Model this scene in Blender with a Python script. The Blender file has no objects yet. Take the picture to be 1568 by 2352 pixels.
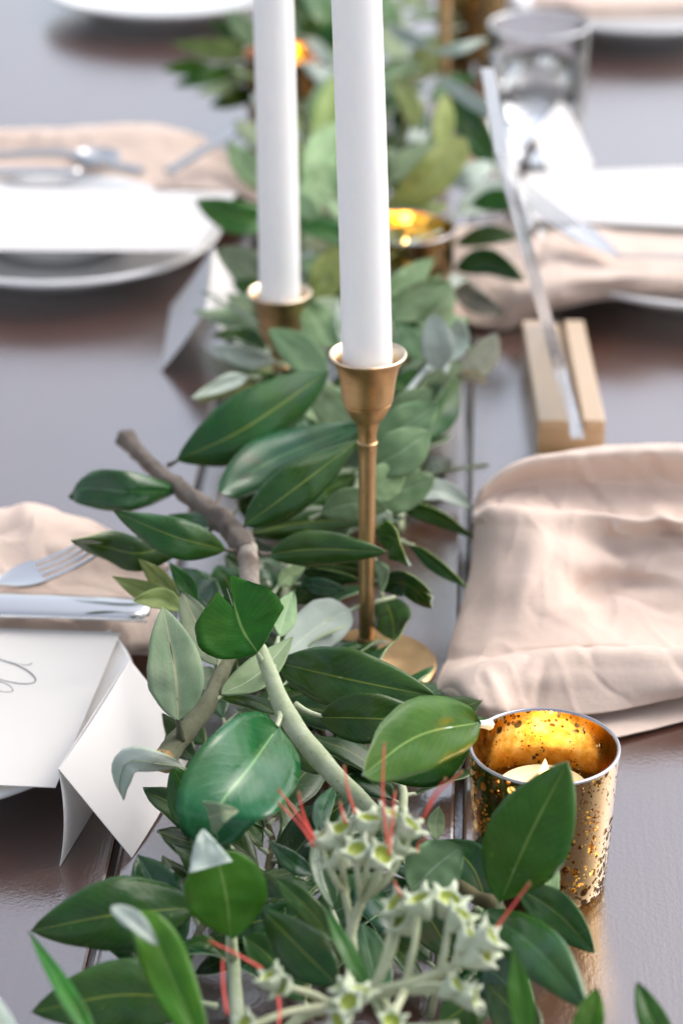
import bpy, math, random
from math import sin, cos, tan, pi, radians, sqrt, atan2, exp
from mathutils import Vector, Matrix, noise
random.seed(7)
SC = bpy.context.scene
COL = SC.collection
CM = 0.01
# ------------------------------------------------------------------ camera
CAM_H, PITCH, LENS, SENS = 61.5, radians(26), 95.0, 36.0
FPX = LENS / SENS * 2352.0
cd = bpy.data.cameras.new('camera'); cam = bpy.data.objects.new('camera', cd); COL.objects.link(cam)
cam.location = (0, 0, CAM_H * CM); cam.rotation_euler = (radians(90) - PITCH, 0, 0)
cd.sensor_fit = 'VERTICAL'; cd.sensor_height = SENS; cd.sensor_width = SENS; cd.lens = LENS
cd.clip_start = 0.05; cd.clip_end = 500
cd.dof.use_dof = True; cd.dof.focus_distance = 1.095; cd.dof.aperture_fstop = 7.4
SC.camera = cam
# ------------------------------------------------------------------ world and sun
SUN_EL, SUN_AZ = radians(46), radians(62)      # azimuth from +Y (away from the camera), negative = left
w = bpy.data.worlds.new('World'); SC.world = w; w.use_nodes = True
nt = w.node_tree; bg = nt.nodes['Background']
sky = nt.nodes.new('ShaderNodeTexSky'); sky.sky_type = 'NISHITA'; sky.sun_disc = False
sky.sun_elevation = SUN_EL; sky.sun_rotation = SUN_AZ
sky.air_density = 1.0; sky.dust_density = 4.0; sky.ozone_density = 1.2
hs = nt.nodes.new('ShaderNodeHueSaturation'); hs.inputs['Saturation'].default_value = 0.52
nt.links.new(sky.outputs[0], hs.inputs['Color']); nt.links.new(hs.outputs[0], bg.inputs[0])
bg.inputs[1].default_value = 0.15
sl = bpy.data.lights.new('sun', 'SUN'); sl.energy = 0.7; sl.angle = radians(60); sl.color = (1.0, .965, .93)
so = bpy.data.objects.new('sun', sl); COL.objects.link(so); so.location = (-1, 3, 4)
sd = Vector((sin(SUN_AZ) * cos(SUN_EL), cos(SUN_AZ) * cos(SUN_EL), sin(SUN_EL)))
so.rotation_euler = sd.to_track_quat('Z', 'Y').to_euler()
SC.view_settings.view_transform = 'Standard'; SC.view_settings.look = 'None'
SC.view_settings.exposure = 1.0; SC.view_settings.gamma = 1
SC.cycles.max_bounces = 20; SC.cycles.transmission_bounces = 20; SC.cycles.glossy_bounces = 8; SC.cycles.diffuse_bounces = 5; SC.cycles.transparent_max_bounces = 16
SC.cycles.use_denoising = True

# ------------------------------------------------------------------ helpers
CAMP = Vector((0, 0, CAM_H))
def W(px, py, z=0.0):
    """point of the photograph (1568x2352 grid) on the horizontal plane at height z (cm)"""
    v = (1176 - py) / FPX; u = (px - 784) / FPX
    d = Vector((u, cos(PITCH) + v * sin(PITCH), -sin(PITCH) + v * cos(PITCH)))
    return CAMP + d * ((CAM_H - z) / -d.z)
def PXCM(p):
    return FPX / ((p.y) * cos(PITCH) + (CAM_H - p.z) * sin(PITCH))
def tag(o, label=None, cat=None, group=None, kind=None):
    if label: o['label'] = label
    if cat: o['category'] = cat
    if group: o['group'] = group
    if kind: o['kind'] = kind
    return o
def empty(name, loc, label, cat, group=None, rz=0):
    o = bpy.data.objects.new(name, None); COL.objects.link(o)
    o.location = Vector(loc) * CM; o.rotation_euler.z = rz; o.empty_display_size = .02
    return tag(o, label, cat, group)
def link(name, me, parent=None):
    o = bpy.data.objects.new(name, me); COL.objects.link(o)
    if parent is not None: o.parent = parent
    return o
def mesh(name, vs, fs, mats, parent=None, org=None, mi=None, uvs=None, smooth=True, world=True):
    """vs in cm. world=True: vs are world points, moved into the parent's or own origin frame."""
    inv = None
    if parent is not None and world:
        top = parent; M = Matrix.Identity(4)
        chain = []
        while top is not None: chain.append(top); top = top.parent
        for t in reversed(chain):
            M = M @ (Matrix.Translation(t.location) @ t.rotation_euler.to_matrix().to_4x4())
        inv = M.inverted()
    o_ = Vector(org) if org is not None else Vector((0, 0, 0))
    pts = []
    for v in vs:
        p = Vector(v) * CM
        if inv is not None: p = inv @ p
        elif parent is None: p = p - o_ * CM
        pts.append(p)
    me = bpy.data.meshes.new(name); me.from_pydata(pts, [], fs)
    for m in (mats if isinstance(mats, (list, tuple)) else [mats]): me.materials.append(m)
    if mi: me.polygons.foreach_set('material_index', mi)
    if smooth: me.polygons.foreach_set('use_smooth', [True] * len(me.polygons))
    if uvs:
        ul = me.uv_layers.new(name='UVMap')
        for li, l in enumerate(me.loops): ul.data[li].uv = uvs[l.vertex_index]
    me.update()
    o = link(name, me, parent)
    if parent is None and org is not None: o.location = o_ * CM
    return o
def catmull(P, n):
    """P list of tuples (any length), n samples"""
    P = [tuple(p) for p in P]
    if len(P) == 2:
        return [tuple(a + (b - a) * i / (n - 1) for a, b in zip(*P)) for i in range(n)]
    out = []; m = len(P) - 1
    for i in range(n):
        t = i / (n - 1) * m; k = min(int(t), m - 1); f = t - k
        p1, p2 = P[k], P[k + 1]
        p0 = P[k - 1] if k > 0 else tuple(2 * a - b for a, b in zip(p1, p2))
        p3 = P[k + 2] if k + 2 <= m else tuple(2 * b - a for a, b in zip(p1, p2))
        out.append(tuple(.5 * ((2 * b) + (c - a) * f + (2 * a - 5 * b + 4 * c - d) * f * f + (3 * b - a - 3 * c + d) * f ** 3)
                         for a, b, c, d in zip(p0, p1, p2, p3)))
    return out
class MB:
    def __init__(s): s.v = []; s.f = []; s.mi = []; s.uv = []
    def add(s, vs, fs, mi=0, uvs=None):
        b = len(s.v); s.v += [tuple(v) for v in vs]; s.f += [tuple(b + i for i in f) for f in fs]
        s.mi += [mi] * len(fs); s.uv += uvs if uvs else [(0, 0)] * len(vs)
    def tube(s, P, R, seg=10, mi=0, cap=True, wob=0, seed=0):
        P = [Vector(p) for p in P]; n = len(P)
        if not isinstance(R, (list, tuple)): R = [R] * n
        vs = []; fs = []; uv = []; ref = None; L = 0
        for i, p in enumerate(P):
            T = (P[min(i + 1, n - 1)] - P[max(i - 1, 0)]).normalized()
            if ref is None: ref = T.cross(Vector((0, 0, 1)) if abs(T.z) < .9 else Vector((1, 0, 0))).normalized()
            ref = (ref - ref.dot(T) * T).normalized(); B = T.cross(ref)
            if i: L += (p - P[i - 1]).length
            for k in range(seg):
                a = 2 * pi * k / seg; r = R[i]
                if wob: r *= 1 + wob * noise.noise(Vector((cos(a) * 1.3 + seed, sin(a) * 1.3, L * 1.1)))
                vs.append(p + ref * cos(a) * r + B * sin(a) * r); uv.append((k / seg, L))
        for i in range(n - 1):
            for k in range(seg):
                a = i * seg + k; b = i * seg + (k + 1) % seg
                fs.append((a, b, b + seg, a + seg))
        if cap: fs.append(tuple(range(seg))[::-1]); fs.append(tuple((n - 1) * seg + k for k in range(seg)))
        s.add(vs, fs, mi, uv)
    def lathe(s, prof, c=(0, 0, 0), seg=64, mi=0, tilt=None, closed=False):
        """prof list of (r,z)"""
        vs = []; fs = []; uv = []; n = len(prof)
        for j, (r, z) in enumerate(prof):
            for k in range(seg):
                a = 2 * pi * k / seg
                p = Vector((r * cos(a), r * sin(a), z))
                if tilt: p = tilt @ p
                vs.append(Vector(c) + p); uv.append((k / seg, j / n))
        rng = n if closed else n - 1
        for j in range(rng):
            j2 = (j + 1) % n
            for k in range(seg):
                k2 = (k + 1) % seg
                fs.append((j * seg + k, j * seg + k2, j2 * seg + k2, j2 * seg + k))
        s.add(vs, fs, mi, uv)
    def box(s, c, d, mi=0, M=None):
        vs = []
        for x in (-.5, .5):
            for y in (-.5, .5):
                for z in (-.5, .5):
                    p = Vector((x * d[0], y * d[1], z * d[2]))
                    if M: p = M @ p
                    vs.append(Vector(c) + p)
        s.add(vs, [(0, 1, 3, 2), (4, 6, 7, 5), (0, 4, 5, 1), (2, 3, 7, 6), (0, 2, 6, 4), (1, 5, 7, 3)], mi)
    def build(s, name, mats, parent=None, org=None, smooth=True, bevel=0, sharp=True, world=True):
        o = mesh(name, s.v, s.f, mats, parent, org, s.mi, s.uv, smooth, world)
        if bevel:
            b = o.modifiers.new('bevel', 'BEVEL'); b.width = bevel * CM; b.segments = 3; b.limit_method = 'ANGLE'
        if smooth and sharp: o.data.set_sharp_from_angle(angle=radians(38))
        return o

# ------------------------------------------------------------------ materials
class NM:
    def __init__(s, name):
        s.m = bpy.data.materials.new(name); s.m.use_nodes = True; s.t = s.m.node_tree
        s.p = s.t.nodes['Principled BSDF']; s.out = s.t.nodes['Material Output']
    def n(s, t, **k):
        o = s.t.nodes.new(t)
        for a, b in k.items(): setattr(o, a, b)
        return o
    def l(s, a, b): s.t.links.new(a, b)
    def set(s, **k):
        for a, b in k.items():
            s.p.inputs[a.replace('_', ' ')].default_value = b
        return s
    def noise(s, scale, detail=4, rough=.55, co='Object', sc=(1, 1, 1)):
        tc = s.n('ShaderNodeTexCoord'); mp = s.n('ShaderNodeMapping'); mp.inputs['Scale'].default_value = sc
        s.l(tc.outputs[co], mp.inputs[0]); nn = s.n('ShaderNodeTexNoise')
        nn.inputs['Scale'].default_value = scale; nn.inputs['Detail'].default_value = detail; nn.inputs['Roughness'].default_value = rough
        s.l(mp.outputs[0], nn.inputs[0]); return nn.outputs[0]
    def ramp(s, fac, stops):
        r = s.n('ShaderNodeValToRGB'); e = r.color_ramp.elements
        while len(e) < len(stops): e.new(.5)
        for i, (p, c) in enumerate(stops):
            e[i].position = p; e[i].color = (*c, 1) if len(c) == 3 else c
        s.l(fac, r.inputs[0]); return r.outputs[0]
    def math(s, op, a, b=None, c=None):
        m = s.n('ShaderNodeMath', operation=op)
        for i, x in enumerate((a, b, c)):
            if x is None: continue
            if isinstance(x, (int, float)): m.inputs[i].default_value = x
            else: s.l(x, m.inputs[i])
        return m.outputs[0]
    def mix(s, f, a, b, bt='MIX'):
        m = s.n('ShaderNodeMix', data_type='RGBA', blend_type=bt)
        for sock, x in ((m.inputs[0], f), (m.inputs[6], a), (m.inputs[7], b)):
            if isinstance(x, (int, float)): sock.default_value = x
            elif isinstance(x, tuple): sock.default_value = (*x, 1)
            else: s.l(x, sock)
        return m.outputs[2]
    def bump(s, h, strength=.3, dist=.001, normal=None):
        b = s.n('ShaderNodeBump'); b.inputs['Strength'].default_value = strength; b.inputs['Distance'].default_value = dist
        s.l(h, b.inputs['Height'])
        if normal is not None: s.l(normal, b.inputs['Normal'])
        return b.outputs[0]

def m_table():
    m = NM('dark_painted_timber')
    g = m.noise(90, 5, .6, sc=(1, .06, 1)); f = m.noise(12, 4)
    oi = m.n('ShaderNodeObjectInfo')
    c = m.mix(g, (.034, .010, .005), (.056, .017, .009)); c = m.mix(m.math('MULTIPLY', f, .5), c, (.095, .028, .012))
    m.l(c, m.p.inputs['Base Color'])
    r = m.math('MULTIPLY_ADD', f, .08, .13)
    m.l(m.math('ADD', r, m.math('MULTIPLY', oi.outputs['Random'], .03)), m.p.inputs['Roughness'])
    m.set(IOR=1.9, Coat_Weight=1.0, Coat_IOR=2.5, Coat_Roughness=.10)
    m.l(m.math('MULTIPLY_ADD', m.noise(70, 4, .6, sc=(1, .03, 1)), .14, .105), m.p.inputs['Coat Roughness'])
    cv = m.noise(520, 3, .6, sc=(1, .8, 1)); st = m.noise(220, 4, .6, sc=(1, .05, 1))
    h = m.math('ADD', m.math('MULTIPLY', cv, 1.1), st)
    nb = m.bump(h, .20, .0006); m.l(nb, m.p.inputs['Normal']); m.l(nb, m.p.inputs['Coat Normal'])
    return m.m
def m_leaf(name, lo, hi, rough=.33, vein=(.32, .40, .10), trans=.25, sheen=0, spec=.5, spots=.3, veinw=.012):
    m = NM(name)
    tc = m.n('ShaderNodeTexCoord'); sp = m.n('ShaderNodeSeparateXYZ'); m.l(tc.outputs['UV'], sp.inputs[0])
    u, v = sp.outputs[0], sp.outputs[1]
    du = m.math('ABSOLUTE', m.math('SUBTRACT', u, .5))
    oi = m.n('ShaderNodeObjectInfo')
    n1 = m.noise(70, 4, .6); n2 = m.noise(380, 3, .6)
    base = m.mix(m.ramp(n1, [(.3, (0, 0, 0)), (.7, (1, 1, 1))]), lo, hi)
    hsv = m.n('ShaderNodeHueSaturation'); m.l(base, hsv.inputs['Color'])
    m.l(m.math('MULTIPLY_ADD', oi.outputs['Random'], .05, .475), hsv.inputs['Hue'])
    m.l(m.math('MULTIPLY_ADD', m.math('FRACT', m.math('MULTIPLY', oi.outputs['Random'], 7.3)), .6, .72), hsv.inputs['Value'])
    if sheen == 0:
        m.l(m.mix(m.math('MULTIPLY', m.ramp(m.noise(28, 3), [(.42, (0, 0, 0)), (.72, (1, 1, 1))]), .28), hsv.outputs[0], (.085, .095, .010)), (ad := m.n('ShaderNodeHueSaturation')).inputs['Color'])
        hsv = ad
    # fine side veins: diagonal stripes, broken up
    sv = m.math('SINE', m.math('ADD', m.math('MULTIPLY', m.math('SUBTRACT', v, m.math('MULTIPLY', du, .55)), 95), m.math('MULTIPLY', n1, 14)))
    sv = m.math('MULTIPLY', m.math('POWER', m.math('MULTIPLY_ADD', sv, .5, .5), 6), .04)
    c = m.mix(sv, hsv.outputs[0], vein)
    c = m.mix(m.ramp(n2, [(.68, (0, 0, 0)), (.74, (spots,) * 3)]), c, vein)
    bl = m.noise(45, 2, .5)
    c = m.mix(m.ramp(bl, [(.66, (0, 0, 0)), (.71, (spots * .9,) * 3)]), c, (.10, .07, .03))
    mid = m.math('LESS_THAN', du, m.math('MULTIPLY_ADD', m.math('SUBTRACT', 1.0, v), veinw, veinw * .45))
    ms = m.n('ShaderNodeMapRange'); m.l(du, ms.inputs[0]); ms.inputs[1].default_value = veinw * .5; ms.inputs[2].default_value = veinw * 1.8
    ms.inputs[3].default_value = .62; ms.inputs[4].default_value = 0
    c = m.mix(ms.outputs[0], c, vein)
    m.l(c, m.p.inputs['Base Color'])
    m.l(m.math('MULTIPLY_ADD', n1, .16, rough - .08), m.p.inputs['Roughness'])
    m.set(Specular_IOR_Level=spec)
    if sheen: m.set(Sheen_Weight=sheen, Sheen_Roughness=.5)
    h = m.math('ADD', m.math('MULTIPLY', sv, -3), m.math('MULTIPLY', m.noise(900, 3, .6), .35))
    m.l(m.bump(h, .45, .0004), m.p.inputs['Normal'])
    if trans:
        tr = m.n('ShaderNodeBsdfTranslucent'); m.l(m.mix(.35, c, (.30, .50, .04)), tr.inputs[0])
        mx = m.n('ShaderNodeMixShader'); mx.inputs[0].default_value = trans
        m.l(m.p.outputs[0], mx.inputs[1]); m.l(tr.outputs[0], mx.inputs[2]); m.l(mx.outputs[0], m.out.inputs[0])
    return m.m
GREEN = {
 'dark': m_leaf('dark_green_leaf', (.009, .044, .010), (.024, .078, .014), .21, (.24, .30, .05), .08, spec=.28),
 'mid': m_leaf('green_leaf', (.012, .078, .010), (.032, .130, .016), .25, (.30, .42, .10), .22, spec=.36),
 'bright': m_leaf('bright_green_leaf', (.018, .14, .008), (.050, .20, .012), .36, (.34, .50, .14), .26, spots=.2, spec=.28),
 'blue': m_leaf('bluish_green_leaf', (.010, .062, .024), (.022, .098, .030), .19, (.14, .30, .12), .08, spec=.5),
 'deep': m_leaf('shade_darkened_leaf', (.005, .024, .006), (.014, .046, .008), .26, (.16, .20, .05), .05, spec=.25),  # darker leaf copy; the shade of the garland gaps is in its colour
 'gloss': m_leaf('glossy_rich_green_leaf', (.006, .11, .024), (.016, .16, .034), .15, (.20, .42, .16), .08, spec=.42),
 'sage': m_leaf('sage_green_leaf', (.19, .31, .14), (.30, .41, .21), .55, (.50, .60, .42), .25, .15, .3),
 'olive': m_leaf('olive_green_leaf', (.18, .25, .055), (.31, .38, .12), .5, (.45, .50, .25), .3, .1, .3),
 'silver': m_leaf('silver_felted_leaf', (.42, .50, .43), (.55, .61, .54), .8, (.50, .58, .44), .2, .3, .15, spots=.1),
 'felt': m_leaf('olive_felted_leaf', (.17, .24, .13), (.27, .32, .20), .75, (.50, .45, .28), .15, .25, .2, spots=.5, veinw=.02),
 'grey': m_leaf('grey_brown_felted_leaf', (.22, .23, .17), (.34, .33, .25), .75, (.40, .38, .28), .2, .2, .2, spots=.5),
}
UNDER = GREEN['silver']
UNDER2 = m_leaf('pale_green_leaf_underside', (.30, .40, .27), (.40, .50, .36), .75, (.50, .58, .40), .25, .2, .2, spots=.3)
def simple(name, col, rough=.5, metal=0, **k):
    m = NM(name); m.set(Base_Color=(*col, 1), Roughness=rough, Metallic=metal, **k); return m.m
EDGE = simple('pale_leaf_edge', (.30, .42, .20), .5)
EDGE_Y = simple('yellow_leaf_edge', (.26, .34, .07), .5)
def m_stem(name, a, b, rough=.75, bstr=.6, ring=1.0):
    m = NM(name); n1 = m.noise(60, 5, .65); n2 = m.noise(600, 4, .7)
    c = m.mix(m.ramp(n1, [(.35, (0, 0, 0)), (.65, (1, 1, 1))]), a, b)
    c = m.mix(m.ramp(n2, [(.58, (0, 0, 0)), (.70, (.6,) * 3)]), c, tuple(x * .45 for x in a))
    m.l(c, m.p.inputs['Base Color']); m.set(Roughness=rough, Specular_IOR_Level=.25)
    m.l(m.bump(m.math('ADD', n2, m.math('MULTIPLY', m.noise(250, 3, .7, co='UV', sc=(.02, 1, 1)), ring)), bstr, .0008), m.p.inputs['Normal'])
    return m.m
BARK = m_stem('grey_brown_bark', (.13, .105, .085), (.24, .20, .165), bstr=.8)
BARE = m_stem('scraped_pale_wood', (.30, .23, .18), (.74, .66, .56), bstr=1.0)
GSTEM = m_stem('pale_green_stem', (.26, .32, .17), (.42, .46, .32), .65, .3, .6)
OSTEM = m_stem('olive_stem_bark', (.19, .20, .115), (.30, .31, .20), .8, .9, 2.5)
WSTEM = m_stem('white_felted_stem', (.55, .62, .56), (.66, .70, .64), .85, .2)
DSTEM = m_stem('dark_olive_stem', (.08, .07, .03), (.15, .13, .06), .7)
CUT = m_stem('cut_wood_end', (.30, .16, .05), (.50, .32, .14), .8)
FELT = m_stem('felted_flower_stalk', (.36, .40, .23), (.52, .54, .37), .85, .5, .3)
CAL = m_stem('felted_calyx', (.40, .46, .31), (.58, .62, .47), .85, .5, .3)
NECTAR = simple('yellow_green_cup', (.32, .38, .04), .35)
STAM = simple('red_stamen', (.72, .09, .07), .45, Subsurface_Weight=.2, Subsurface_Radius=(.003, .001, .001))
STIP = simple('stamen_tip', (.35, .16, .07), .7)

def m_brass(name, c1, c2, rough=.30, patina=.5):
    m = NM(name); n1 = m.noise(55, 5, .65); n2 = m.noise(420, 4, .7); n3 = m.noise(130, 3, .6, sc=(1, 1, .15))
    c = m.mix(m.ramp(n1, [(.35, (0, 0, 0)), (.7, (1, 1, 1))]), c1, c2)
    c = m.mix(m.ramp(n2, [(.60, (0, 0, 0)), (.72, (patina,) * 3)]), c, (.16, .085, .04))
    c = m.mix(m.ramp(n3, [(.62, (0, 0, 0)), (.72, (patina * .8,) * 3)]), c, (.20, .11, .055))
    m.l(c, m.p.inputs['Base Color']); m.set(Metallic=1.0)
    m.l(m.math('MULTIPLY_ADD', n1, .25, rough - .08), m.p.inputs['Roughness'])
    m.l(m.bump(m.math('ADD', n2, n3), .12, .0005), m.p.inputs['Normal']); return m.m
BRASS = m_brass('aged_brass', (.46, .285, .13), (.60, .41, .22), .38)
BRASSL = m_brass('worn_light_brass', (.72, .55, .38), (.85, .72, .55), .28, .3)
SILVER = NM('polished_steel'); SILVER.set(Metallic=1.0, Base_Color=(.66, .655, .65, 1), Roughness=.13)
_n = SILVER.noise(300, 3, .6, sc=(.1, 1, 1)); SILVER.l(SILVER.math('MULTIPLY_ADD', _n, .14, .06), SILVER.p.inputs['Roughness']); SILVER = SILVER.m
def m_wax(name, col):
    m = NM(name); n = m.noise(30, 3); m.l(m.mix(n, tuple(x * .97 for x in col), col), m.p.inputs['Base Color'])
    m.set(Roughness=.33, Subsurface_Weight=.6, Subsurface_Radius=(.012, .010, .008), Subsurface_Scale=1.0)
    m.l(m.bump(m.noise(60, 3), .08, .001), m.p.inputs['Normal']); return m.m
WAX = m_wax('white_candle_wax', (.92, .92, .92))
def m_cloth():
    m = NM('blush_cotton'); n = m.noise(18, 4); f = m.noise(500, 4, .7)
    c = m.mix(n, (.60, .455, .37), (.71, .58, .495)); c = m.mix(m.math('MULTIPLY', f, .25), c, (.48, .36, .30))
    m.l(c, m.p.inputs['Base Color']); m.set(Roughness=.85, Sheen_Weight=.2, Sheen_Roughness=.5, Specular_IOR_Level=.12, Sheen_Tint=(1, .95, .95, 1))
    tc = m.n('ShaderNodeTexCoord'); mp = m.n('ShaderNodeMapping'); m.l(tc.outputs['UV'], mp.inputs[0])
    w1 = m.n('ShaderNodeTexWave', wave_type='BANDS', bands_direction='X'); w2 = m.n('ShaderNodeTexWave', wave_type='BANDS', bands_direction='Y')
    for w_ in (w1, w2):
        w_.inputs['Scale'].default_value = 3.2; w_.inputs['Distortion'].default_value = 1.5; w_.inputs['Detail'].default_value = 2
        m.l(mp.outputs[0], w_.inputs[0])
    cr = m.noise(38, 5, .6, sc=(1, 1, 1))
    h = m.math('ADD', m.math('ADD', w1.outputs['Fac'], w2.outputs['Fac']), m.math('MULTIPLY', f, 1.5))
    n1 = m.bump(cr, .35, .004); n2 = m.bump(h, .30, .0003, n1); m.l(n2, m.p.inputs['Normal']); return m.m
CLOTH = m_cloth()
def m_paper(name, c):
    m = NM(name); f = m.noise(900, 3, .6); m.l(m.mix(f, tuple(x * .96 for x in c), c), m.p.inputs['Base Color'])
    m.set(Roughness=.8, Specular_IOR_Level=.2); m.l(m.bump(f, .12, .0003), m.p.inputs['Normal'])
    tr = m.n('ShaderNodeBsdfTranslucent'); tr.inputs[0].default_value = (.8, .78, .75, 1)
    mx = m.n('ShaderNodeMixShader'); mx.inputs[0].default_value = .3
    m.l(m.p.outputs[0], mx.inputs[1]); m.l(tr.outputs[0], mx.inputs[2]); m.l(mx.outputs[0], m.out.inputs[0]); return m.m
PAPER = m_paper('white_card', (.84, .82, .81)); PAPER2 = m_paper('cream_card', (.80, .775, .74))
INK = simple('grey_ink', (.10, .11, .12), .6)
CHINA = simple('white_glazed_china', (.80, .79, .78), .16, Coat_Weight=.6, Coat_Roughness=.05)
def m_glass(name, col=(1, 1, 1), ior=1.5):
    m = NM(name); m.set(Base_Color=(*col, 1), Roughness=0.0, IOR=ior, Transmission_Weight=1.0)
    return m.m
GLASS = m_glass('clear_glass', (1, 1, 1)); WATER = m_glass('water', (.98, .99, 1), 1.33)
ACRYL = m_glass('clear_acrylic', (.93, .95, .96), 1.49)
def m_gold(nm, g1, g2, dens=.42, hole=.9):
    m = NM(nm)
    tc = m.n('ShaderNodeTexCoord')
    fac = None
    for sc_, th in ((210, .26), (420, .20), (700, .16)):
        v = m.n('ShaderNodeTexVoronoi'); v.inputs['Scale'].default_value = sc_; v.inputs['Randomness'].default_value = 1
        m.l(tc.outputs['Object'], v.inputs[0])
        gate = m.noise(sc_ * .16, 2, .5)
        rad = m.math('MULTIPLY', m.math('MAXIMUM', m.math('SUBTRACT', gate, dens), 0), th * 10)
        d = m.math('LESS_THAN', v.outputs['Distance'], m.math('MINIMUM', rad, .40))
        fac = d if fac is None else m.math('MAXIMUM', fac, d)
    n1 = m.noise(40, 4)
    m.l(m.mix(n1, g1, g2), m.p.inputs['Base Color']) if dens < .4 else m.l(m.ramp(m.noise(150, 5, .7), [(.34, (.62, .30, .04)), (.5, g1), (.62, g2)]), m.p.inputs['Base Color'])
    m.set(Metallic=1.0, Roughness=.16, Coat_Weight=.5, Coat_Roughness=.02)
    m.l(m.bump(m.noise(30, 3), .10, .002), m.p.inputs['Normal'])
    tr = m.n('ShaderNodeBsdfTransparent'); tr.inputs[0].default_value = (.95, .85, .62, 1)
    mx = m.n('ShaderNodeMixShader'); m.l(m.math('MULTIPLY', fac, hole), mx.inputs[0])
    m.l(m.p.outputs[0], mx.inputs[1]); m.l(tr.outputs[0], mx.inputs[2]); m.l(mx.outputs[0], m.out.inputs[0]); return m.m
GOLD = m_gold('inner_gold_mercury_glass', (.85, .56, .12), (.98, .76, .34), .44); GOLDO = m_gold('outer_gold_dark_reflection', (.20, .12, .04), (.33, .21, .08), .36)  # outer copy of the gold, darkened for the dark table it reflects
RIM = simple('silvered_glass_rim', (.42, .40, .41), .12, .85)
TWAX = simple('warm_tealight_wax', (.85, .72, .50), .4, Subsurface_Weight=.5, Subsurface_Radius=(.01, .006, .003))
ALU = simple('aluminium_cup', (.75, .74, .72), .3, 1.0)
FLAME = simple('candle_flame', (1, .8, .4), .5); _p = FLAME.node_tree.nodes['Principled BSDF']
_p.inputs['Emission Color'].default_value = (1, .62, .22, 1); _p.inputs['Emission Strength'].default_value = 3.0
WICK = simple('black_wick', (.03, .025, .02), .9)
def m_block():
    m = NM('gold_painted_wood'); g = m.noise(120, 4, .6, sc=(1, .1, 1))
    m.l(m.mix(g, (.40, .23, .08), (.50, .31, .12)), m.p.inputs['Base Color'])
    m.set(Metallic=.0, Roughness=.42, IOR=1.7, Coat_Weight=1.0, Coat_IOR=2.0, Coat_Roughness=.3); m.l(m.bump(g, .1, .0005), m.p.inputs['Normal']); return m.m
BLOCK = m_block()
TABLE = m_table()
GREEN['dry'] = DRY = m_leaf('dried_beige_leaf', (.38, .28, .18), (.52, .42, .30), .7, (.5, .4, .3), .2)

# ------------------------------------------------------------------ ground and table
gm = NM('pale_bounce_ground'); gn = gm.noise(6, 6); gm.l(gm.mix(gn, (.28, .27, .25), (.36, .35, .33)), gm.p.inputs['Base Color']); gm.set(Roughness=.95)  # unseen ground, made pale to bounce light up and brighten the glass
tag(mesh('ground', [(-20000, -20000, -75), (20000, -20000, -75), (20000, 20000, -75), (-20000, 20000, -75)], [(0, 1, 2, 3)], gm.m), kind='structure')
TROT = radians(-2.9)
tb = empty('dining_table', (0, 0, -75), 'long dark brown painted timber dining table set along the middle with a green garland', 'table', rz=TROT)
# plank coordinates in the table's own turned frame: gap lines at lat = g0 + k*14.4 (at y=0)
def tw(x, y, z): return Vector((x * cos(TROT) - y * sin(TROT), x * sin(TROT) + y * cos(TROT), z))
g_r = 0.0
_p = W(1065, 1330, 0); g_r = _p.x * cos(TROT) + _p.y * sin(TROT)
_p2 = W(370, 1510, 0); g_l = _p2.x * cos(TROT) + _p2.y * sin(TROT)
PW = g_r - g_l
GAPS = [g_l - 62, g_l - 31, g_l, g_r, g_r + 31, g_r + 62]
for k in range(5):
    x0 = GAPS[k] + .17; x1 = GAPS[k + 1] - .17
    # bevelled plank, long along y
    zt = -.02 + .04 * ((k * 37) % 5) / 5
    prof = [(x0 + .3, -2.6), (x0 + .3, -1.15), (x0, -1.1), (x0, zt - .16), (x0 + .05, zt - .05), (x0 + .16, zt), (x1 - .16, zt), (x1 - .05, zt - .05), (x1, zt - .16), (x1, -1.2), (x1 + .55, -1.25), (x1 + .55, -2.6)]
    vs = []; fs = []
    for y in (40, 310):
        vs += [tw(x, y, z) for x, z in prof]
    n = len(prof)
    fs = [(i, (i + 1) % n, (i + 1) % n + n, i + n) for i in range(n)] + [tuple(range(n))[::-1], tuple(range(n, 2 * n))]
    o = mesh('plank', vs, fs, TABLE, tb, smooth=False)
for y in (70, 175, 280):
    b = MB(); b.box(tw((g_l + g_r) / 2, y, -5.0), (PW * 10, 8, 4.4), M=Matrix.Rotation(TROT, 3, 'Z')); b.build('batten', TABLE, tb, bevel=.3)
for sx in (-1, 1):
    for y in (60, 290):
        b = MB(); b.box(tw((g_l + g_r) / 2 + sx * PW * 4.5, y, -41.2), (7, 7, 67.6), M=Matrix.Rotation(TROT, 3, 'Z')); b.build('leg', TABLE, tb, bevel=.4)

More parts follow.
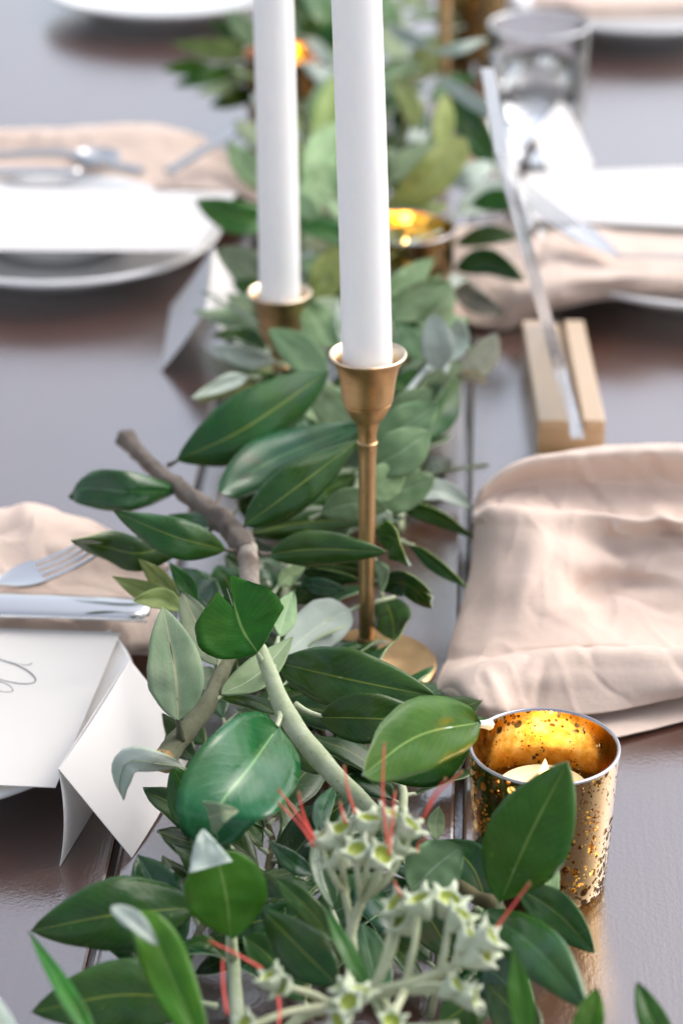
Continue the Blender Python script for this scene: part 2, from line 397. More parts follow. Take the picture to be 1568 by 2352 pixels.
# ------------------------------------------------------------------ leaves
def prof_w(v, kind):
    if kind == 'ell': a = sin(pi * v ** .88) ** .80
    elif kind == 'obo': a = sin(pi * v ** 1.12) ** .72
    elif kind == 'lan': a = sin(pi * v ** .9) ** 1.05
    elif kind == 'rou': a = sin(pi * v ** .85) ** .62
    elif kind == 'heart': a = sin(pi * min(v * .5 / .55, .5)) ** .75 * (1 - .62 * max(0, (v - .55) / .45) ** 2.4)
    elif kind == 'tri': a = (1 - v) ** .8
    elif kind == 'blu': a = min(1, (sin(pi * min(v * .5 / .55, .5)))) ** .8 * (1 - max(0, (v - .55) / .45) ** 2.4) ** .6
    else: a = sin(pi * v)
    return max(a, 0)
def tagl(o, l):
    if l: o['label'] = l
    return o
def leaf(parent, path, w, roll=0, kind='dark', shape='ell', fold=.12, curl=.10, wav=.04, up=False, under=None, pet=None, edge=None,
         nl=18, nw=5, petr=.11, petm=None, notch=0, camfix=None, label=None, raw=False, wcm=None, name='leaf', bare=False):
    """path: (px,py,z) points base->tip (or world cm points when raw); w apparent width in grid pixels; roll deg or list along the leaf."""
    P = [Vector(p) if raw else W(*p) for p in path]
    P = [Vector(p) for p in catmull([tuple(p) for p in P], nl + 1)]
    mid = P[nl // 2]; wid = wcm if wcm else w / PXCM(mid)
    rolls = roll if isinstance(roll, (list, tuple)) else [roll, roll]
    rl = [catmull([(r,) for r in rolls], nl + 1)[i][0] for i in range(nl + 1)]
    seed = random.random() * 50
    top = []; uv = []; frames = []
    refN = None
    for i in range(nl + 1):
        v = i / nl
        T = (P[min(i + 1, nl)] - P[max(i - 1, 0)]).normalized()
        C = Vector((0, 0, 1)) if up else (CAMP - mid).normalized()
        if refN is None: N0 = C - C.dot(T) * T
        else: N0 = refN - refN.dot(T) * T
        if N0.length < 1e-3: N0 = Vector((0, 0, 1)) - T.z * T
        N0.normalize(); refN = N0
        N = Matrix.Rotation(radians(rl[i]), 3, T) @ N0
        S = T.cross(N)
        frames.append((P[i], T, N, S, v))
    t = .022
    for (p, T, N, S, v) in frames:
        hw = wid / 2 * prof_w(v, shape)
        for j in range(-nw, nw + 1):
            s = j / nw; a = abs(s)
            off = fold * a * hw - curl * (a ** 3.5) * hw * 1.3
            off += wav * wid * noise.noise(Vector((v * 3.2 + seed, s * 1.1, seed * .3))) * (a ** 1.2) * 3.0
            off += (.015 if kind == 'gloss' else .055) * wid * prof_w(v, shape) * noise.noise(Vector((v * 6.5 + seed * 2, s * 2.2, 7.7)))
            off += .05 * exp(-(s * 9) ** 2) * -1 * min(1, hw)      # midrib groove
            ed = 1 + .055 * noise.noise(Vector((v * 7 + seed, (1 if s > 0 else -1) * 5, 0)))
            q = p + S * (s * hw * ed * (1 - .04 * fold)) + N * off
            if notch and v > .55:                                       # broken, inward folded tip
                pass
            if notch: q = q - (P[nl] - P[0]) * (notch * v ** 2.2 * (exp(-((s + .16) * 3.2) ** 2) + .38 * abs(s) ** 3 + (.22 if s < -.2 else 0) * min(1, (-s - .2) * 3)))
            top.append((q, N)); uv.append((.5 + s / 2, v))
    cols = 2 * nw + 1; rows = nl + 1
    vs = [q + N * t for q, N in top] + [q - N * t for q, N in top]; uvs = uv + uv
    fs = []; mi = []; off = cols * rows
    for i in range(nl):
        for j in range(cols - 1):
            a = i * cols + j; fs.append((a, a + cols, a + cols + 1, a + 1)); mi.append(0)
            fs.append((a + off, a + 1 + off, a + cols + 1 + off, a + cols + off)); mi.append(1)
        for j, fl in ((0, 1), (cols - 1, 0)):
            a = i * cols + j
            fs.append((a, a + off, a + cols + off, a + cols) if fl else (a, a + cols, a + cols + off, a + off)); mi.append(2)
    und = under or (UNDER if kind in ('dark', 'blue', 'mid', 'bright', 'gloss', 'deep') else UNDER2 if kind in ('sage', 'olive') else GREEN[kind])
    b = MB(); b.v = [tuple(x) for x in vs]; b.f = fs; b.mi = mi; b.uv = uvs
    if bare: return tagl(b.build(name, [GREEN[kind], und, edge or EDGE], parent, sharp=False), label)
    rr0 = min(petr * .6, .07)
    # petiole
    P0 = P[0]; T0 = (P[1] - P[0]).normalized()
    if pet is not None: q0 = Vector(pet) if raw else W(*pet)
    else: q0 = P0 - T0 * .6 - Vector((0, 0, .15))
    L = (q0 - P0).length
    pts = catmull([tuple(q0), tuple((q0 + P0) / 2 + Vector((0, 0, -.03 * L))), tuple(P0 + T0 * .22 - frames[0][2] * (.04 + rr0))], 6)
    b.tube(pts, [petr * (1.25 - .65 * i / 5) for i in range(6)], 7, mi=3)
    # midrib under the leaf
    rib = [frames[i][0] - frames[i][2] * (.055 + rr0 * (1 - i / nl)) for i in range(0, nl, 2)]
    b.tube(rib, [max(.015, rr0 * (1 - i / len(rib))) for i in range(len(rib))], 5, mi=3, cap=False)
    o = b.build('leaf', [GREEN[kind] if kind in GREEN else DRY, und, edge or (EDGE_Y if kind == 'dark' else EDGE), petm or GSTEM], parent, sharp=False)
    if label: o['label'] = label
    return o
def stem(parent, path, r, mat, seg=12, n=None, wob=.15, name='stem', label=None, raw=False, knots=0):
    """path (px,py,z); r list of radii (px width/2 converted) in cm or single"""
    P = [Vector(p) if raw else W(*p) for p in path]
    n = n or max(8, 5 * len(P))
    if not isinstance(r, (list, tuple)): r = [r] * len(P)
    PR = catmull([(*p, rr) for p, rr in zip(P, r)], n)
    sd_ = random.random() * 30
    R = [max(.02, q[3]) * (1 + knots * max(0, noise.noise(Vector((i * .9 + sd_, sd_, 0)))) ) for i, q in enumerate(PR)]
    b = MB(); b.tube([q[:3] for q in PR], R, seg, wob=wob, seed=sd_)
    o = b.build(name, mat, parent, sharp=False)
    if label: o['label'] = label
    return o
GR = 'sprigs of the table garland'

# --- A: woody dark-leaved branch left of the brass holder
A = empty('leafy_branch', W(500, 1200, 0), 'woody grey branch with leathery dark green leaves left of the tall brass candle holder', 'branch')
stem(A, [(288, 1006, 5.4), (318, 1040, 5.6), (372, 1092, 6), (430, 1135, 6.3), (490, 1180, 6.6), (540, 1225, 6.8), (568, 1268, 6.8)],
     [.50, .36, .38, .42, .47, .50, .50], BARK, 16, 60, .32, label='grey brown bark stem with a knobbly cut end', knots=.25)
stem(A, [(566, 1262, 6.8), (572, 1300, 6.6), (574, 1345, 6.2), (585, 1420, 5.6)], [.47, .44, .40, .34], BARE, 14, 24, .25, name='scraped_wood', label='pale scraped patch of stem with the bark torn off')
leaf(A, [(405, 1058, 6.6), (560, 985, 8.0), (756, 851, 9.6)], 152, 4, 'dark', 'obo', .02, .30, .05, pet=(388, 1068, 6.1), petm=BARK)
leaf(A, [(503, 1135, 6.4), (640, 1050, 7.0), (835, 975, 7.6)], 118, 8, 'blue', 'ell', .02, .35, .05, pet=(494, 1172, 6.5), petm=BARK)
leaf(A, [(560, 1208, 7.2), (680, 1120, 8.6), (824, 1010, 9.8)], 108, 4, 'dark', 'ell', .03, .32, .05, pet=(550, 1228, 6.8), petm=BARK)
leaf(A, [(416, 1128, 6.0), (300, 1130, 7.0), (195, 1122, 6.8), (163, 1145, 6.0)], 96, [-12, -10, 10, 40], 'blue', 'ell', .0, .25, .08, pet=(432, 1134, 6.2), petm=BARK)
leaf(A, [(520, 1263, 7.0), (400, 1232, 8.4), (262, 1175, 8.6)], 96, 6, 'dark', 'ell', .05, .25, .06, pet=(548, 1266, 6.8), petm=BARK, label='dark green leaf with a yellow tip pointing to the left')
leaf(A, [(470, 1225, 6.0), (330, 1270, 6.2), (240, 1255, 6.4), (162, 1240, 7.4)], 82, [10, 5, -30, -40], 'dark', 'ell', .1, .25, .08, pet=(500, 1205, 6.4), petm=BARK)
leaf(A, [(618, 1272, 6.6), (730, 1262, 6.8), (890, 1268, 6.6)], 84, 8, 'dark', 'ell', .02, .35, .04, pet=(595, 1272, 6.7), petm=BARK)
leaf(A, [(575, 1225, 5.6), (700, 1200, 5.2), (860, 1195, 4.6)], 80, 14, 'dark', 'ell', .05, .3, .06, pet=(552, 1232, 6.5), petm=BARK)
leaf(A, [(504, 1207, 6.5), (450, 1192, 6.3), (385, 1185, 5.7)], 34, 10, 'blue', 'ell', .1, .2, .06, pet=(545, 1225, 6.8), petm=BARK)
leaf(A, [(690, 1165, 4.6), (760, 1120, 5), (850, 1075, 5.4)], 74, 10, 'dark', 'ell', .1, .2, .06)
leaf(A, [(548, 1170, 4.6), (600, 1150, 4.8), (700, 1120, 5)], 90, 20, 'dark', 'ell', .1, .2, .06)

# --- B: pale stemmed branch with broad leaves in front of the holder
B = empty('leafy_branch', W(690, 1700, 0), 'pale green stemmed branch with broad leaves between heart shaped leaf and gold votive', 'branch')
stem(B, [(598, 1488, 8.2), (625, 1560, 7.6), (652, 1628, 7.0), (700, 1700, 6.4), (775, 1788, 5.8), (868, 1875, 4.8)], [.26, .33, .40, .42, .40, .32], GSTEM, 14, 50, .14, label='smooth pale green stem bending towards the flowers')
leaf(B, [(592, 1500, 8.4), (552, 1435, 9.3), (512, 1325, 10.8)], 214, 0, 'bright', 'heart', .14, -.04, .03, pet=(602, 1520, 8.0), petr=.13, notch=.40, label='bright green heart shaped leaf with a notched folded tip')
leaf(B, [(638, 1522, 5.4), (800, 1560, 5.8), (1005, 1602, 5.4)], 142, -4, 'dark', 'ell', .12, .08, .03, pet=(612, 1530, 7.5), petr=.15)
leaf(B, [(733, 1648, 6.2), (850, 1650, 6.6), (1010, 1660, 6.2)], 118, 0, 'dark', 'ell', .10, .08, .03, pet=(676, 1618, 6.8), petr=.14)
leaf(B, [(1098, 1660, 7.6), (960, 1690, 9.0), (830, 1782, 9.4)], 172, 0, 'bright', 'rou', .08, .10, .03, pet=(1124, 1664, 7.2), petr=.18, petm=WSTEM, label='large bright green oval leaf resting on the votive rim')
leaf(B, [(1078, 1705, 4.8), (980, 1745, 4.6), (870, 1780, 4.2)], 128, 0, 'mid', 'ell', .08, .08, .03)
broad = leaf(B, [(638, 1672, 7.2), (575, 1760, 8.4), (500, 1860, 8.0), (500, 1942, 6.6)], 232, [-14, -8, 8, 16], 'gloss', 'rou', .26, -.06, .03, pet=(645, 1628, 7.0), petr=.12, label='broad glossy leaf mirroring the sky, lower margin curled')
leaf(broad, [(481, 1877, 9.0), (510, 1868, 9.4), (547, 1862, 9.2)], 80, 0, 'felt', 'tri', .1, .1, .03, name='curled_margin', bare=True, label='curled up pale margin of the broad leaf')
leaf(B, [(652, 1655, 5.0), (690, 1720, 4.8), (735, 1778, 4.4)], 84, 0, 'dark', 'ell', .08, .1, .04)
leaf(B, [(640, 1640, 5.0), (580, 1612, 4.8), (505, 1602, 4.6)], 46, 30, 'dark', 'ell', .1, .1, .04)
leaf(B, [(590, 1330, 4.6), (610, 1300, 4.8), (625, 1345, 4.4), (640, 1385, 3.6)], 70, 0, 'blue', 'ell', .1, .1, .04)
leaf(B, [(640, 1460, 6.0), (655, 1410, 6.2), (672, 1358, 6.6)], 58, 10, 'sage', 'ell', .1, .1, .06)
leaf(B, [(508, 1596, 6.0), (590, 1550, 6.2), (672, 1462, 6.4)], 78, -25, 'sage', 'ell', .2, .0, .04, under=UNDER2)
leaf(B, [(770, 1800, 3.6), (740, 1860, 4.0), (735, 1930, 4.2)], 46, 20, 'blue', 'lan', .2, .1, .04)

# --- C: cut olive stem with felted leaves, over the tent card
Cc = empty('leafy_branch', W(440, 1650, 0), 'short cut olive stem with grey green felted leaves leaning over the white tent card', 'branch')
stem(Cc, [(372, 1752, 5.6), (400, 1712, 5.7), (440, 1665, 5.8), (480, 1610, 5.8), (510, 1545, 5.6), (530, 1510, 5.2)], [.46, .44, .42, .40, .34, .24], OSTEM, 16, 40, .14, label='ringed olive green stem')
b = MB(); c0 = W(372, 1752, 5.6); c1 = W(374, 1749, 5.6)
dv = (W(372, 1752, 5.6) - W(400, 1712, 5.7)).normalized()
b.tube([c0 - dv * .25, c0 + dv * .03, c0 + dv * .12], [.49, .47, .30], 16, wob=.2, seed=3); b.build('cut_end', CUT, Cc)['label'] = 'brown ragged cut end of the stem'
leaf(Cc, [(410, 1655, 7.0), (402, 1540, 8.6), (375, 1393, 10.4)], 132, 4, 'felt', 'ell', .10, .04, .03, pet=(416, 1700, 5.9), petr=.16, petm=OSTEM, label='upright oval grey green felted leaf with a pale midrib')
leaf(Cc, [(500, 1528, 6.0), (460, 1450, 6.4), (418, 1358, 7.2)], 84, 8, 'felt', 'ell', .12, .04, .05, pet=(508, 1560, 5.7), petr=.13, petm=OSTEM)
leaf(Cc, [(505, 1560, 5.2), (480, 1560, 5.0), (440, 1545, 4.4)], 60, 0, 'felt', 'ell', .1, .04, .05)
leaf(Cc, [(418, 1402, 5.8), (370, 1378, 6.2), (305, 1380, 6.6)], 56, 20, 'olive', 'ell', .2, .0, .05)
leaf(Cc, [(425, 1385, 5.0), (340, 1362, 5.4), (257, 1324, 6.0)], 52, 10, 'olive', 'lan', .2, .0, .05)
leaf(Cc, [(415, 1380, 5.0), (365, 1330, 5.6), (318, 1283, 6.4)], 46, 5, 'olive', 'lan', .2, .0, .05)
leaf(Cc, [(455, 1385, 4.6), (425, 1340, 5.2), (388, 1290, 6.0)], 44, 5, 'mid', 'lan', .2, .0, .05)
leaf(Cc, [(500, 1420, 3.6), (450, 1360, 3.6), (420, 1310, 3.6)], 110, 0, 'blue', 'ell', .1, .1, .04)
leaf(Cc, [(560, 1420, 3.6), (530, 1350, 4), (500, 1300, 4)], 110, 0, 'dark', 'ell', .1, .1, .04)

# --- silver backed leaf by the holder foot
D = empty('leafy_branch', W(720, 1440, 0), 'sprig with a large silver backed leaf lying against the foot of the brass holder', 'branch')
stem(D, [(905, 1372, 3.0), (850, 1385, 3.2), (815, 1396, 3.3)], [.10, .12, .12], GSTEM)
leaf(D, [(803, 1400, 3.4), (730, 1440, 3.6), (640, 1515, 3.6)], 112, 0, 'silver', 'rou', .06, .06, .03, pet=(836, 1388, 3.2), petr=.12, label='silver white underside of a large upturned leaf')
leaf(D, [(690, 1340, 3.8), (740, 1350, 3.8), (796, 1355, 3.8)], 44, 0, 'blue', 'ell', .1, .1, .05)
leaf(D, [(640, 1345, 4.8), (665, 1322, 5.0), (700, 1300, 5.2)], 44, 20, 'sage', 'ell', .1, .1, .05)
leaf(D, [(690, 1310, 4.0), (760, 1325, 4), (830, 1335, 4)], 34, 20, 'dark', 'ell', .1, .1, .05)
leaf(D, [(862, 1228, 5.0), (905, 1238, 6.0), (938, 1300, 5.4)], 86, 20, 'mid', 'obo', .3, .1, .08, edge=EDGE_Y, label='folded green leaf with a yellow edge right of the holder')
leaf(D, [(862, 1340, 3.4), (930, 1340, 4.4), (975, 1375, 3.6), (995, 1372, 4.2)], 66, 8, 'dark', 'ell', .2, .1, .09, edge=EDGE_Y)
leaf(D, [(900, 1158, 4.4), (1000, 1185, 4.2), (1100, 1242, 3.0)], 42, 30, 'dark', 'lan', .3, .0, .05, edge=EDGE_Y)
leaf(D, [(940, 1250, 4.0), (1000, 1295, 3.6), (1074, 1350, 3.0)], 38, 30, 'dark', 'lan', .3, .0, .05, edge=EDGE_Y)
leaf(D, [(880, 1370, 2.2), (900, 1420, 2.4), (905, 1470, 2.6)], 92, 0, 'dark', 'ell', .1, .1, .05)
leaf(D, [(700, 1290, 4.6), (780, 1300, 4.2), (900, 1320, 3.6)], 56, 10, 'dark', 'ell', .1, .1, .05)
leaf(D, [(862, 1195, 4.8), (885, 1180, 5.2), (900, 1200, 4.6)], 26, 40, 'silver', 'ell', .1, .1, .05)
leaf(D, [(865, 1290, 4.6), (880, 1320, 4.6), (875, 1360, 4.2)], 36, 10, 'sage', 'ell', .1, .1, .05)

# --- G: sage sprig behind the holder, fanning right
G = empty('leafy_branch', W(880, 1060, 0), 'fan of light sage green leaves directly behind the tall brass candle holder', 'branch')
stem(G, [(930, 905, 6.6), (880, 960, 6.2), (840, 1050, 5.6), (810, 1150, 4.6), (780, 1230, 3.6)], [.10, .13, .16, .18, .18], GSTEM)
leaf(G, [(855, 985, 6.2), (925, 945, 7.2), (992, 893, 8.2)], 78, 0, 'sage', 'obo', .12, .02, .04)
leaf(G, [(848, 1040, 6.4), (920, 985, 7.6), (1005, 930, 8.6)], 98, 0, 'sage', 'obo', .12, .02, .04)
leaf(G, [(842, 1075, 6.6), (915, 1042, 7.4), (987, 990, 8.2)], 108, 0, 'sage', 'obo', .12, .02, .04)
leaf(G, [(845, 1145, 5.4), (885, 1105, 6.2), (930, 1055, 7.0)], 84, 0, 'sage', 'ell', .12, .02, .04)
leaf(G, [(850, 1150, 4.8), (920, 1130, 5.2), (998, 1095, 5.8)], 96, -6, 'sage', 'rou', .12, .02, .04)
leaf(G, [(935, 1140, 4.4), (1010, 1128, 4.4), (1090, 1172, 3.4)], 56, -20, 'silver', 'ell', .25, -.1, .06)
leaf(G, [(738, 1178, 6.6), (810, 1158, 7.2), (888, 1172, 7.0)], 80, 0, 'sage', 'ell', .1, .08, .05, label='sage green leaf with a small hole behind the holder stem')
leaf(G, [(820, 985, 6.2), (760, 930, 6.8), (715, 880, 7.6)], 90, 0, 'sage', 'ell', .12, .02, .04)
leaf(G, [(830, 985, 5.6), (775, 950, 5.8), (690, 950, 6.2)], 96, 10, 'sage', 'ell', .12, .02, .04)
leaf(G, [(752, 875, 6.4), (690, 810, 7.2), (614, 755, 8.0)], 84, 0, 'sage', 'ell', .16, .0, .04)
leaf(G, [(775, 800, 6.6), (735, 745, 7.4), (690, 688, 8.2)], 84, 10, 'sage', 'ell', .14, .02, .04)
leaf(G, [(782, 785, 7.0), (778, 735, 7.6), (776, 686, 8.4)], 30, 40, 'silver', 'ell', .14, .02, .04)
leaf(G, [(920, 905, 5.6), (930, 880, 6.0), (955, 848, 6.6)], 48, 0, 'mid', 'ell', .14, .02, .04)
leaf(G, [(640, 860, 4.4), (560, 850, 5.2), (490, 800, 6.0)], 10, 0, 'mid', 'ell')
leaf(G, [(612, 800, 5.0), (560, 770, 5.2), (486, 772, 5.6)], 46, 0, 'dark', 'ell', .1, .1, .05)
leaf(G, [(632, 830, 5.8), (560, 820, 6.4), (482, 798, 7.0)], 52, -14, 'silver', 'ell', .2, .0, .05)
leaf(G, [(560, 850, 5.0), (500, 840, 5.0), (462, 800, 5.0)], 36, 0, 'grey', 'ell', .2, .0, .05)
leaf(G, [(575, 865, 5.4), (510, 880, 5.6), (440, 916, 5.6)], 40, -20, 'silver', 'lan', .25, .0, .06)
leaf(G, [(590, 880, 4.8), (520, 890, 5.0), (450, 925, 5.0)], 46, 10, 'olive', 'lan', .25, .0, .06)
leaf(G, [(700, 900, 3.4), (640, 890, 3.6), (560, 870, 3.6)], 70, 0, 'mid', 'ell', .2, .0, .06)

# --- H: white felted sprig right of the candle
H_ = empty('leafy_branch', W(980, 820, 0), 'white felted sprig with two upright pale leaves right of the front candle', 'branch')
stem(H_, [(925, 915, 5.8), (955, 875, 6.4), (985, 840, 7.0)], [.14, .13, .11], WSTEM)
leaf(H_, [(1005, 848, 7.0), (1003, 785, 8.4), (994, 720, 9.6)], 76, 0, 'silver', 'rou', .10, -.03, .03, pet=(980, 850, 6.9), petm=WSTEM)
leaf(H_, [(1030, 830, 6.6), (1052, 780, 7.4), (1055, 733, 8.6)], 54, 0, 'silver', 'rou', .12, -.03, .03, petm=WSTEM)
leaf(H_, [(985, 818, 6.2), (950, 790, 6.8), (912, 746, 7.4)], 62, 0, 'sage', 'ell', .12, .02, .04)
leaf(H_, [(1060, 868, 4.6), (1105, 825, 5.4), (1142, 764, 6.4)], 70, 0, 'grey', 'ell', .12, .02, .06)
leaf(H_, [(1038, 870, 4.4), (1080, 860, 4.8), (1120, 880, 4.2)], 30, 20, 'dry', 'ell', .2, .02, .08, label='small dried beige leaf')
leaf(H_, [(945, 1010, 4.0), (1010, 950, 4.6), (1052, 858, 5.8)], 80, 24, 'dark', 'ell', .25, .0, .05, edge=EDGE)
leaf(H_, [(960, 1010, 3.8), (1020, 960, 4.2), (1045, 890, 5.2)], 44, 150, 'mid', 'ell', .25, .0, .05)
leaf(H_, [(895, 735, 6.6), (960, 690, 7.4), (1040, 650, 8.0)], 84, 0, 'sage', 'ell', .12, .02, .10)
leaf(H_, [(880, 680, 7.0), (940, 640, 7.6), (995, 592, 8.2)], 60, 0, 'sage', 'ell', .12, .02, .08)
leaf(H_, [(900, 760, 4.6), (960, 745, 4.6), (1010, 740, 4.6)], 60, 0, 'mid', 'ell', .12, .02, .08)

# --- front left foliage
E = empty('leafy_branch', W(400, 2180, 0), 'dark leafy sprig with white curled leaf tips in the lower left corner', 'branch')
stem(E, [(548, 2420, 2.6), (540, 2260, 3.4), (532, 2150, 4.2), (545, 2040, 4.2), (530, 1950, 3.4)], [.26, .25, .22, .18, .16], GSTEM)
leaf(E, [(452, 2085, 4.2), (270, 2100, 5.0), (72, 2138, 4.4)], 172, 0, 'dark', 'ell', .05, .15, .04, edge=EDGE, label='wide dark leaf with a blue sheen pointing left')
up_ = leaf(E, [(530, 2155, 5.4), (520, 2060, 7.0), (496, 1955, 8.6)], 190, 0, 'bright', 'blu', .10, .04, .03, pet=(535, 2200, 4.0), petr=.15, label='green leaf standing up with a folded white tip')
leaf(up_, [(484, 1992, 8.5), (472, 1945, 9.1), (466, 1903, 9.6)], 104, 0, 'silver', 'tri', .05, 0, .05, name='curled_tip', bare=True, label='folded over white tip')
cl_ = leaf(E, [(480, 2440, 6.0), (400, 2260, 7.4), (345, 2140, 9.0), (290, 2092, 9.4)], 112, [-10, 0, 20, 30], 'bright', 'ell', .14, .04, .04)
leaf(cl_, [(362, 2172, 9.2), (310, 2118, 9.9), (258, 2080, 9.4)], 46, 14, 'silver', 'blu', .3, 0, .10, name='curled_tip', bare=True, label='curled white tip of a green leaf')
leaf(E, [(460, 2300, 3.6), (280, 2285, 4.2), (72, 2325, 3.8)], 168, 0, 'dark', 'ell', .06, .1, .04, edge=EDGE)
leaf(E, [(240, 2440, 7.0), (150, 2280, 8.0), (66, 2140, 8.0)], 52, 30, 'bright', 'lan', .2, 0, .04)
leaf(E, [(40, 2450, 7.5), (15, 2370, 8.4), (-10, 2285, 8.8)], 52, 170, 'silver', 'ell', .1, 0, .04)
leaf(E, [(775, 2262, 5.4), (690, 2180, 6.0), (600, 2085, 6.2)], 118, 0, 'dark', 'ell', .06, .1, .04, edge=EDGE)
leaf(E, [(770, 2165, 5.2), (700, 2080, 6.0), (632, 2018, 6.4)], 60, 10, 'dark', 'ell', .1, .0, .04)
leaf(E, [(722, 2010, 4.4), (670, 1980, 5.0), (614, 1930, 5.8)], 48, 10, 'blue', 'lan', .2, .0, .04)
leaf(E, [(765, 2090, 4.6), (735, 1990, 5.6), (732, 1895, 6.4)], 62, 30, 'blue', 'ell', .3, .0, .04)
leaf(E, [(855, 2292, 6.0), (800, 2190, 7.2), (742, 2080, 8.0)], 44, 20, 'mid', 'lan', .2, .0, .04)
leaf(E, [(520, 2200, 3.0), (470, 2165, 3.6), (410, 2175, 3.4)], 34, 20, 'mid', 'lan', .2, .0, .04)
leaf(E, [(480, 1892, 4.4), (440, 1840, 4.6), (395, 1760, 5.8)], 112, 0, 'mid', 'ell', .1, .0, .04)
leaf(E, [(420, 1760, 6.2), (360, 1752, 7.6), (295, 1748, 7.8), (276, 1800, 6.8), (284, 1838, 6.0)], 62, [150, 150, 170, 190, 200], 'mid', 'ell', .1, .0, .04, petr=.04, label='leaf curled over to show its white underside in front of the tent card')
leaf(E, [(640, 2150, 3.0), (600, 2060, 3.4), (560, 1990, 3.6)], 100, 0, 'dark', 'ell', .1, .0, .04)
leaf(E, [(700, 2300, 3.0), (620, 2200, 3.4), (560, 2150, 3.6)], 100, 0, 'dark', 'ell', .1, .0, .04)
leaf(E, [(640, 1960, 2.0), (680, 1900, 2.4), (640, 1820, 3.0)], 80, 0, 'dark', 'ell', .1, .0, .04)

# --- front right foliage
F = empty('leafy_branch', W(1150, 2150, 0), 'sprig of glossy green leaves leaning against the front gold votive', 'branch')
stem(F, [(870, 2200, 2.0), (950, 2060, 3.2), (1020, 2010, 3.8), (1090, 2060, 4.0), (1140, 2085, 4.2), (1190, 2200, 3.6), (1210, 2400, 3.0)], [.16, .18, .24, .28, .28, .24, .22], DSTEM)
leaf(F, [(1148, 2072, 5.0), (1215, 1920, 8.0), (1303, 1750, 11.0)], 196, 0, 'mid', 'ell', .06, .10, .04, edge=EDGE, label='large deep green leaf standing in front of the gold votive')
leaf(F, [(1120, 2080, 4.0), (1080, 1985, 4.4), (1010, 1930, 4.6)], 100, 0, 'dark', 'ell', .1, .0, .04, edge=EDGE)
leaf(F, [(1190, 2040, 4.0), (1280, 2100, 4.6), (1366, 2190, 4.0)], 96, 0, 'dark', 'ell', .1, .0, .04, edge=EDGE)
leaf(F, [(1108, 2090, 4.6), (1230, 2180, 6.4), (1350, 2320, 6.0)], 124, -10, 'blue', 'ell', .06, .14, .04, edge=EDGE, label='bluish green leaf with a soft sheen below the votive')
leaf(F, [(1210, 2440, 6.4), (1195, 2290, 8.0), (1178, 2180, 9.0)], 58, 0, 'bright', 'lan', .25, .0, .04)
leaf(F, [(1320, 2440, 6.0), (1350, 2350, 7.0), (1370, 2268, 7.8)], 74, 0, 'bright', 'ell', .2, .0, .04)
leaf(F, [(1540, 2440, 5.0), (1500, 2350, 6.2), (1460, 2255, 7.0)], 72, 10, 'mid', 'ell', .2, .0, .04)
leaf(F, [(945, 2045, 5.0), (1000, 1990, 5.8), (1058, 1945, 6.4)], 128, 0, 'sage', 'rou', .28, -.05, .04, label='folded sage green leaf behind the flowers')
leaf(F, [(1255, 2090, 4.0), (1262, 2030, 4.6), (1275, 1970, 5.2)], 44, 10, 'sage', 'ell', .2, .0, .04)
leaf(F, [(1000, 1930, 3.8), (1000, 1890, 4.2), (1008, 1852, 4.8)], 44, 20, 'sage', 'ell', .2, .0, .04)
leaf(F, [(1100, 2210, 3.4), (1160, 2260, 3.8), (1230, 2360, 3.6)], 120, 0, 'blue', 'ell', .1, .0, .04)
leaf(F, [(1230, 2440, 3.4), (1180, 2330, 3.8), (1120, 2260, 3.6)], 110, 0, 'dark', 'ell', .1, .0, .04)
leaf(F, [(1040, 2200, 2.6), (980, 2100, 3.0), (930, 2040, 3.2)], 110, 0, 'dark', 'ell', .1, .0, .04)
leaf(F, [(880, 2330, 2.6), (850, 2200, 3.0), (830, 2120, 3.2)], 90, 0, 'blue', 'ell', .1, .0, .04)
leaf(F, [(1010, 2352, 2.6), (1080, 2300, 3.0), (1150, 2200, 3.2)], 110, 0, 'dark', 'ell', .1, .0, .04)

# --- I: back left leaves beside the rear candle
I_ = empty('leafy_branch', W(620, 560, 0), 'green and sage leaves spreading left of the rear taper candle over the menu card', 'branch')
stem(I_, [(680, 760, 2.6), (660, 640, 3.0), (650, 520, 3.4), (660, 400, 3.6)], [.2, .2, .18, .15], DSTEM)
leaf(I_, [(625, 440, 5.0), (570, 385, 6.4), (522, 325, 7.4)], 66, 0, 'sage', 'ell', .14, .0, .05)
leaf(I_, [(640, 505, 5.0), (540, 500, 5.6), (448, 458, 6.2)], 80, 10, 'mid', 'ell', .14, .0, .06, edge=EDGE)
leaf(I_, [(630, 680, 4.2), (570, 615, 5.4), (495, 572, 6.2)], 84, 0, 'felt', 'ell', .14, .0, .05)
leaf(I_, [(640, 700, 3.8), (590, 670, 4.4), (535, 650, 4.8)], 58, 0, 'mid', 'ell', .14, .0, .05)
leaf(I_, [(560, 740, 3.0), (545, 700, 3.4), (590, 720, 3.8), (610, 760, 3.4)], 40, 0, 'grey', 'ell', .14, .0, .05)
leaf(I_, [(725, 700, 4.6), (752, 630, 6.0), (776, 560, 7.4)], 84, 0, 'olive', 'ell', .14, .0, .05)
leaf(I_, [(700, 640, 3.4), (735, 560, 4.6), (770, 500, 5.4)], 84, 0, 'felt', 'ell', .14, .0, .05)
leaf(I_, [(700, 480, 4.6), (740, 420, 5.6), (790, 380, 6.4)], 90, 0, 'sage', 'ell', .14, .0, .05)
leaf(I_, [(700, 420, 5.6), (745, 340, 6.8), (790, 280, 7.8)], 84, 0, 'sage', 'ell', .14, .0, .05)
leaf(I_, [(725, 340, 6.4), (752, 250, 8.0), (776, 170, 9.4)], 66, 0, 'olive', 'ell', .14, .0, .05)
leaf(I_, [(700, 560, 4.4), (705, 600, 4.4), (710, 640, 4)], 30, 20, 'silver', 'ell')

